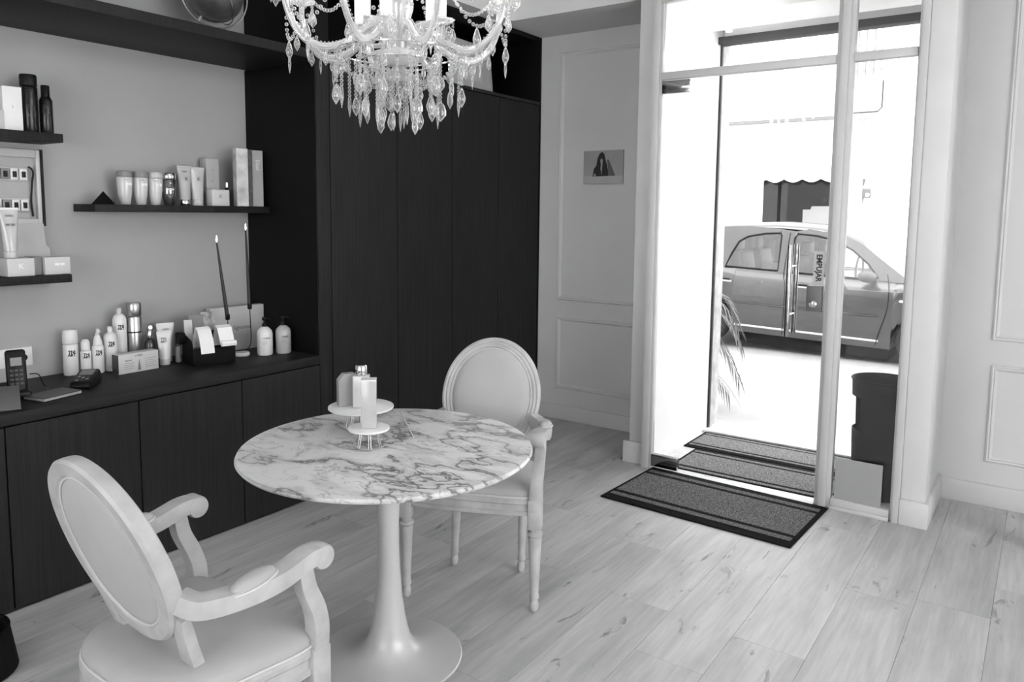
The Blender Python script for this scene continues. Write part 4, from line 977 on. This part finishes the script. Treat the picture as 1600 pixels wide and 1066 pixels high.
MB().lathe([(.10, .30), (.142, .31), (.142, .315), (.02, .316)], 32).obj('ash_tray', BLACK, bn)
cdp = thing('grey_notice', 'plain grey square card against the foot of the sidelight glass', 'card', (-.737, 4.196, .058)); B(-.114, .114, 0, .006, 0, .222).obj('sheet', GREYC, cdp, bevel=.001, segs=1)
fbn = thing('floor_bin', 'low black tapered bin on the floor before the base cabinets', 'bin', (-2.84, .92, 0))
MB().lathe([(.135, 0), (.142, .006), (.122, .145), (.118, .15), (.112, .145), (.128, .02), (.0, .018)], 36).obj('body', BLACKM, fbn)
MB().tube([(.12*cos(2*pi*i/36), .12*sin(2*pi*i/36), .15) for i in range(36)], .004, 8, True).obj('rim', BLACKM, fbn)
# potted palm on the pavement, left of the porch
pt = thing('potted_palm', 'potted palm with drooping fronds beside the porch jamb', 'plant', (-2.66, 6.15, -.06))
MB().lathe([(.13, 0), (.15, .01), (.19, .34), (.2, .36), (.18, .36), (.17, .32), (.0, .32)], 28).obj('pot', M('terracotta_grey', .2, .8), pt)
def frond(a, L, rise, droop, nleaf=16):
    m = MB(); P = []
    for k in range(14):
        f = k/13; P.append(Vector((cos(a)*L*f, sin(a)*L*f, .34+rise*sin(f*pi*.62)-droop*f*f)))
    m.tube(P, [.005*(1-.7*k/13) for k in range(14)], 5)
    o = m.obj('frond', LEAF, pt)
    lf = MB(); side = Vector((-sin(a), cos(a), 0))
    for i in range(nleaf):
        f = .25+.75*i/nleaf; k = f*13; k0 = min(int(k), 12); p = P[k0].lerp(P[k0+1], k-k0)
        tdir = (P[k0+1]-P[k0]).normalized(); ll = .19*(1-.55*f)+.06
        for sg in (-1, 1):
            d = (tdir*.75+side*sg*.55).normalized(); tip = p+d*ll+Vector((0, 0, -.45*ll)); mid = p+d*ll*.5+Vector((0, 0, -.03*ll)); wv = d.cross(Vector((0, 0, 1))).normalized()*.007
            th = Vector((0, 0, .0012))
            lf.add([p, mid+wv, tip, mid-wv, p+th, mid+wv+th, tip+th, mid-wv+th], [(0, 3, 2, 1), (4, 5, 6, 7), (0, 1, 5, 4), (1, 2, 6, 5), (2, 3, 7, 6), (3, 0, 4, 7)])
    lf.obj('leaflets', LEAF, o)
for a, L, ri, dr in ((-.10, .66, .78, .42), (.22, .62, .70, .50), (-.42, .60, .74, .5), (.6, .6, .8, .4), (1.3, .55, .75, .4), (2.2, .6, .75, .4), (3.0, .55, .7, .4), (-2.2, .45, .7, .4), (-1.2, .45, .75, .45), (.05, .64, .52, .62), (-.2, .62, .12, .30)): frond(a, L, ri, dr)

# ================================================================== STREET
struct(B(-16, 12, 5.46, 40, -.3, -.06).obj('ground_street', PAVE))
CXR, CYR, GZ = -2.22, 9.86, -.06
car = thing('parked_car', 'grey metallic small hatchback car parked across the street', 'car', (CXR, CYR, GZ), radians(-1.0)); car.rotation_euler[1] = radians(1.4)
def interp(t, x):
    for (a, b), (c, d) in zip(t, t[1:]):
        if x <= c: return b+(d-b)*max(0, (x-a))/(c-a)
    return t[-1][1]
BELT = [(-1.93, .62), (-1.86, .80), (-1.72, .97), (-1.5, .985), (-1.0, .955), (0, .935), (.7, .925), (.95, .935), (1.1, .90), (1.4, .83), (1.7, .73), (1.86, .60), (1.92, .50)]
HALF = [(-1.93, .62), (-1.8, .74), (-1.5, .80), (-1.0, .825), (0, .83), (1.0, .825), (1.4, .80), (1.7, .72), (1.88, .58), (1.92, .5)]
def bottom(x):
    z = .19
    for wx in (-1.23, 1.23):
        d = abs(x-wx)
        if d < .35: z = max(z, .28+sqrt(.35**2-d*d))
    if x > 1.7: z = max(z, .22)
    return z
xs = sorted(set([round(-1.93+.07*i, 3) for i in range(56)]+[s*1.23+d for s in (-1, 1) for d in (-.351, -.349, -.3, -.2, -.1, 0, .1, .2, .3, .349, .351)]))
xs = [x for x in xs if x <= 1.92]
sec = [(0, -.030), (.10, -.012), (.3, .0), (.55, .012), (.74, .018), (.84, .012), (.90, -.010), (.94, -.038), (1.0, -.058)]
m = MB(); rings = []
for x in xs:
    b, t_, h_ = bottom(x), interp(BELT, x), interp(HALF, x)
    r = []
    for f, d in sec: r.append((x, -(h_+d), b+(t_-b)*f))
    for q in range(1, 5): yy = -(h_-.058)+(2*(h_-.058))*q/5; r.append((x, yy, t_+.035*(1-(yy/h_)**2) if x > .9 else t_-.02))
    for f, d in reversed(sec): r.append((x, h_+d, b+(t_-b)*f))
    rings.append(r)
ring_loft(m, rings); m.obj('body', CARP, car, angle=50)
ROOF = [(-1.62, 1.30), (-1.45, 1.40), (-1.1, 1.465), (-.5, 1.50), (0, 1.485), (.3, 1.43), (.5, 1.345)]
m = MB(); rings = []
for i in range(24):
    x = -1.62+2.12*i/23; z = interp(ROOF, x); hw = .60
    rings.append([(x, -hw-.012, z-.05), (x, -hw, z-.02), (x, -hw+.06, z+.0), (x, -.3, z+.018), (x, 0, z+.024), (x, .3, z+.018), (x, hw-.06, z), (x, hw, z-.02), (x, hw+.012, z-.05), (x, .3, z-.03), (x, -.3, z-.03)])
ring_loft(m, rings); m.obj('roof', CARP, car, angle=50)
def gp(x, z, s, out=0):      # point on the greenhouse side plane
    zb, zr = .935, 1.44; f = (z-zb)/(zr-zb); return (x, s*(.775-.165*f+out), z)
def side_poly(name, poly, s, mt, parent, th=.006, out=0):
    n = len(poly); vs = [gp(x, z, s, out) for x, z in poly]+[gp(x, z, s, out-th) for x, z in poly]
    fs = [tuple(range(n)), tuple(reversed(range(n, 2*n)))]+[(i, (i+1) % n, n+(i+1) % n, n+i) for i in range(n)]
    return MB().add(vs, fs).obj(name, mt, parent, smooth=False)
RW = [(-1.02, .965), (-.97, 1.12), (-.90, 1.27), (-.80, 1.335), (-.60, 1.378), (-.42, 1.392), (-.405, 1.36), (-.385, .955)]
FW = [(-.235, .95), (-.25, 1.34), (-.22, 1.392), (0, 1.38), (.2, 1.335), (.40, 1.24), (.58, 1.10), (.70, .96), (.68, .935)]
for s in (-1, 1):
    wr = side_poly('side_window', RW, s, CGLASS, car, out=.002); wf = side_poly('side_window', FW, s, CGLASS, car, out=.002)
    for p_, w_ in ((RW, wr), (FW, wf)): MB().tube([gp(x, z, s, .004) for x, z in p_], .011, 6, True).obj('window_seal', BLACK, w_)
    # pillars and rails of the greenhouse, filling around the windows
    def fill(name, poly): side_poly(name, poly, s, CARP, car, th=.05, out=.004)
    fill('pillar', [(-.385, .93), (-.235, .93), (-.25, 1.34), (-.24, 1.42), (-.42, 1.44), (-.405, 1.36)])
    fill('pillar', [(-1.72, .95), (-1.02, .93), (-1.02, .965), (-.97, 1.12), (-.90, 1.27), (-.80, 1.335), (-.60, 1.378), (-.42, 1.392), (-.42, 1.44), (-.8, 1.46), (-1.1, 1.44), (-1.62, 1.26)])
    fill('pillar', [(.70, .93), (.70, .96), (.58, 1.10), (.40, 1.24), (.2, 1.335), (0, 1.38), (-.22, 1.392), (-.24, 1.42), (-.1, 1.455), (.3, 1.40), (.5, 1.31), (.72, 1.15), (1.0, .955), (1.0, .92)])
    # quarter-light bar, belt highlight, seams, rub strip, sill strip, handles
    side_poly('quarter_bar', [(.30, .94), (.335, .94), (.245, 1.31), (.215, 1.32)], s, BLACK, car, th=.012, out=.006)
    hy = lambda x, e: s*(interp(HALF, x)+e)
    MB().tube([(x, hy(x, .020), .545) for x in (-.92, -.4, 0, .4, .74)], (.022, .010), 6).obj('rub_strip', M('rub_strip_grey', .05, .5), car)
    MB().tube([(x, hy(x, .004), .275) for x in (-.84, -.4, 0, .4, .76)], .013, 6).obj('sill_strip', M('sill_strip_light', .6, .3), car)
    for P in ([(-.31, 1.40), (-.31, .94), (-.27, .80), (-.265, .5), (-.265, .22)], [(.79, 1.0), (.83, .82), (.82, .6), (.76, .36), (.74, .22)]):
        pts = [gp(x, z, s, .008) if z > .93 else (x, s*(interp(HALF, x)+.0175-(.075*max(0, (z-.83)/.10))), z) for x, z in P]
        MB().tube(spline(pts, 4), .0045, 5).obj('door_seam', BLACK, car)
    for x in (-1.0, -.07):
        h_ = MB(); h_.tube([(x-.10, hy(x, .022), .79), (x, hy(x, .045), .795), (x+.10, hy(x, .022), .79)], (.014, .012), 8); h_.obj('door_handle', M('handle_light', .45, .25, .3), car)
        B(x-.07, x+.07, min(hy(x, .0), hy(x, .021)), max(hy(x, .0), hy(x, .021)), .805, .825).obj('handle_recess', BLACK, car)
    mr = MB(); mr.ball((.62, s*.93, .975), .10, 14, 10, .62); mr.tube([(.66, s*.79, .95), (.64, s*.9, .965)], .03, 8); mr.obj('wing_mirror', M('mirror_grey', .045, .4), car)
    MB().ball((.96, hy(.96, .006), .73), .03, 10, 6, .5).obj('side_repeater', WHITEP, car)
    # wheels
    for wx in (-1.23, 1.23):
        wh = thing_ = MB(); wh.T = Matrix.Translation((wx, s*.73, .30)) @ Matrix.Rotation(radians(90*s), 4, 'X')
        wh.lathe([(.20, -.09), (.28, -.09), (.30, -.07), (.30, .07), (.28, .09), (.20, .09)], 36); wo = wh.obj('wheel', RUBBER, car)
        rm = MB(); rm.T = wh.T.copy(); rm.lathe([(.20, -.085), (.20, -.075), (.10, -.06), (.05, -.07), (.02, -.075)], 30, flute=lambda k, a: .04*cos(6*a)); rm.obj('rim', STEEL, wo)
        ar = MB(); ar.T = wh.T.copy(); ar.tube([(.355*cos(a), .355*sin(a), -.085) for a in [pi+pi*k/20 if s < 0 else pi*k/20 for k in range(21)]], .012, 6); 
# windscreen, rear window, interior
m = MB(); m.add([(.98, -.70, .945), (.98, .70, .945), (.46, .58, 1.36), (.46, -.58, 1.36), (.975, -.70, .935), (.975, .70, .935), (.45, .58, 1.35), (.45, -.58, 1.35)], [(0, 1, 2, 3), (7, 6, 5, 4), (0, 4, 5, 1), (1, 5, 6, 2), (2, 6, 7, 3), (3, 7, 4, 0)]); m.obj('windscreen', CGLASS, car, smooth=False)
m = MB(); m.add([(-1.72, -.66, .98), (-1.72, .66, .98), (-1.60, .55, 1.29), (-1.60, -.55, 1.29), (-1.70, -.66, .98), (-1.70, .66, .98), (-1.58, .55, 1.29), (-1.58, -.55, 1.29)], [(0, 3, 2, 1), (7, 4, 5, 6), (0, 1, 5, 4), (1, 2, 6, 5), (2, 3, 7, 6), (3, 0, 4, 7)]); m.obj('rear_screen', CGLASS, car, smooth=False)
for x in (-.10, -.95):
    for y in (-.36, .36):
        m = MB(); m.T = Matrix.Translation((x, y, .9)) @ Matrix.Rotation(radians(-14), 4, 'Y'); m.box(-.10, .10, -.25, .25, 0, .24); so = m.obj('car_seat', DGREY, car, bevel=.04, segs=3)
        m = MB(); m.T = Matrix.Translation((x-.07, y, 1.12)); m.box(-.045, .045, -.13, .13, .02, .19); m.obj('headrest', DGREY, so, bevel=.03, segs=3)
MB().tube([(.42+.0, -.36+.18*cos(a), 1.0+.17*sin(a)) for a in [2*pi*k/24 for k in range(24)]], .013, 8, True).obj('steering_wheel', BLACK, car)
B(1.90, 1.935, -.26, .26, .36, .47).obj('number_plate', WHITEP, car); B(-.86, .86, -.74, .74, .06, .24).obj('underbody_shade_block', BLACKM, car)  # underside box made low and wide to block light and darken the ground

# opposite facade
FYY = 14.5
fac = struct(B(-16, 10, FYY, FYY+.4, -.1, 9).obj('wall_street_facade', PLAST))
sw = thing('shop_window', 'dark shop window under the scalloped awning across the street', 'window', (-3.75, FYY, 0))
B(-.74, .8, -.012, -.002, .35, 2.75).obj('dark_interior', M('shop_interior', .03, .6, var=.5, scale=2.2), sw)
B(-.82, -.70, -.06, 0, .2, 2.8).obj('frame_post', VEST, sw, bevel=.004); B(.8, .9, -.06, 0, .2, 2.8).obj('frame_post', VEST, sw, bevel=.004); B(-.43, -.38, -.07, -.004, .35, 2.75).obj('mullion', BLACKM, sw, bevel=.004)
B(-.70, .8, -.05, -.045, .35, 2.75).obj('pane', SGLASS, sw)
MB().prism([(.03, 1.2), (.03, 1.66), (.16, 1.66), (.18, 1.72), (.8, 1.72), (.8, 1.2)], -.06, -.054, 'xzy').obj('paper_notice', M('notice_paper', .3, .8), sw)
text_obj('lettering', 'orcl', .2, INK, sw, (.50, -.06, 1.86))
aw = thing('shop_awning', 'white scalloped awning over the shop window across the street', 'awning', (-4.0, FYY, 0))
MB().prism([(0, 3.26), (-.7, 2.42), (-.7, 2.40), (0, 3.23)], -1.45, 1.0, 'yzx').obj('canopy', VEST, aw)
N_ = 60; top = [(-1.45+2.45*k/N_, 2.42) for k in range(N_+1)]; bot = [(x, 2.185-.06*abs(sin(pi*(x+1.45)/.31))) for x, _ in top]
MB().prism(top+bot[::-1], -.705, -.695, 'xzy').obj('valance', VEST, aw, smooth=False)
for x in (-1.4, .95): MB().tube([(x, -.02, 2.6), (x, -.69, 2.40)], .012, 8).obj('awning_arm', STEEL, aw)
MB().tube([(-1.47, -.04, 3.275), (1.0, -.04, 3.275)], .03, 10).obj('roller', MGREY, aw)
def balcony(label, x0, x1, z, d):
    t = thing('balcony', label, 'balcony', ((x0+x1)/2, FYY, z), 0, 'white facade balconies'); w_ = (x1-x0)/2
    B(-w_, w_, -d, 0, -.12, 0).obj('slab', VEST, t, bevel=.006)
    MB().tube([(-w_+.03, -d+.04, .55), (w_-.03, -d+.04, .55)], .016, 8).obj('top_rail', M('rail_grey', .3, .5), t); MB().tube([(-w_+.03, -d+.04, .08), (w_-.03, -d+.04, .08)], .012, 8).obj('bottom_rail', MATS['rail_grey'], t)
    n_ = int(w_*2/.22)
    bm_ = B(-.006, .006, -.006, .006, .08, .55).mesh('baluster', M('baluster_pale', .6, .5))
    for k in range(n_+1): link('baluster', bm_, t, (-w_+.04+k*(2*w_-.08)/n_, -d+.04, 0))
balcony('white balcony right above the scalloped awning', -6.2, -3.05, 3.60, .5)
balcony('white balcony at the second floor above the awning', -6.0, -3.1, 4.62, .55)
sg = thing('wall_sign_box', 'white box sign with dark rounded edge above the street name', 'sign', (-2.72, FYY, 3.52))
MB().prism([(-.30, -.19), (.18, -.19), (.23, -.14), (.23, .32), (-.30, .32)], -.16, 0, 'xzy').obj('box', VEST, sg, bevel=.01); MB().tube([(-.30, -.165, -.195), (.17, -.165, -.195), (.235, -.165, -.13), (.235, -.165, .32)], .014, 8).obj('edge_trim', DGREY, sg)
ss = thing('street_name_sign', 'pale street name plaque reading Via on the white facade', 'sign', (-2.74, FYY, 3.17)); B(-.2, .2, -.01, 0, -.12, .12).obj('plaque', M('plaque_pale', .75, .5), ss, bevel=.003); text_obj('lettering', 'Via', .2, M('plaque_lettering', .3, .5), ss, (0, -.011, 0))
ds = thing('street_notice', 'small dark square sign with pale mark on the white facade', 'sign', (-2.68, FYY, 1.95)); B(-.07, .07, -.02, 0, -.08, .08).obj('plate', M('sign_dark', .06, .4), ds, bevel=.003); B(-.01, .05, -.024, -.02, -.06, .0).obj('pale_mark', PALEP, ds)
MB().prism([(-.08, .25), (-.02, .25), (-.06, .10)], -.02, 0, 'xzy').obj('bracket', DGREY, ds); MB().prism([(-.065, -.08), (-.035, -.08), (-.055, -.2)], -.02, 0, 'xzy').obj('bracket', DGREY, ds)
for k in range(4):
    pb = thing('drain_pipe', 'grey drain pipe on the facade above the box sign', 'pipe', (-2.95+k*.13, FYY, 3.9), 0, 'drain pipes on the facade')
    MB().tube([(0, -.04, 0), (0, -.04, 1.3)], .03, 10).obj('pipe', M('pipe_grey', .22, .6, var=.3), pb); MB().lathe([(.034, .6), (.034, .64)], 12, 0, -.04).obj('clip', STEEL, pb)
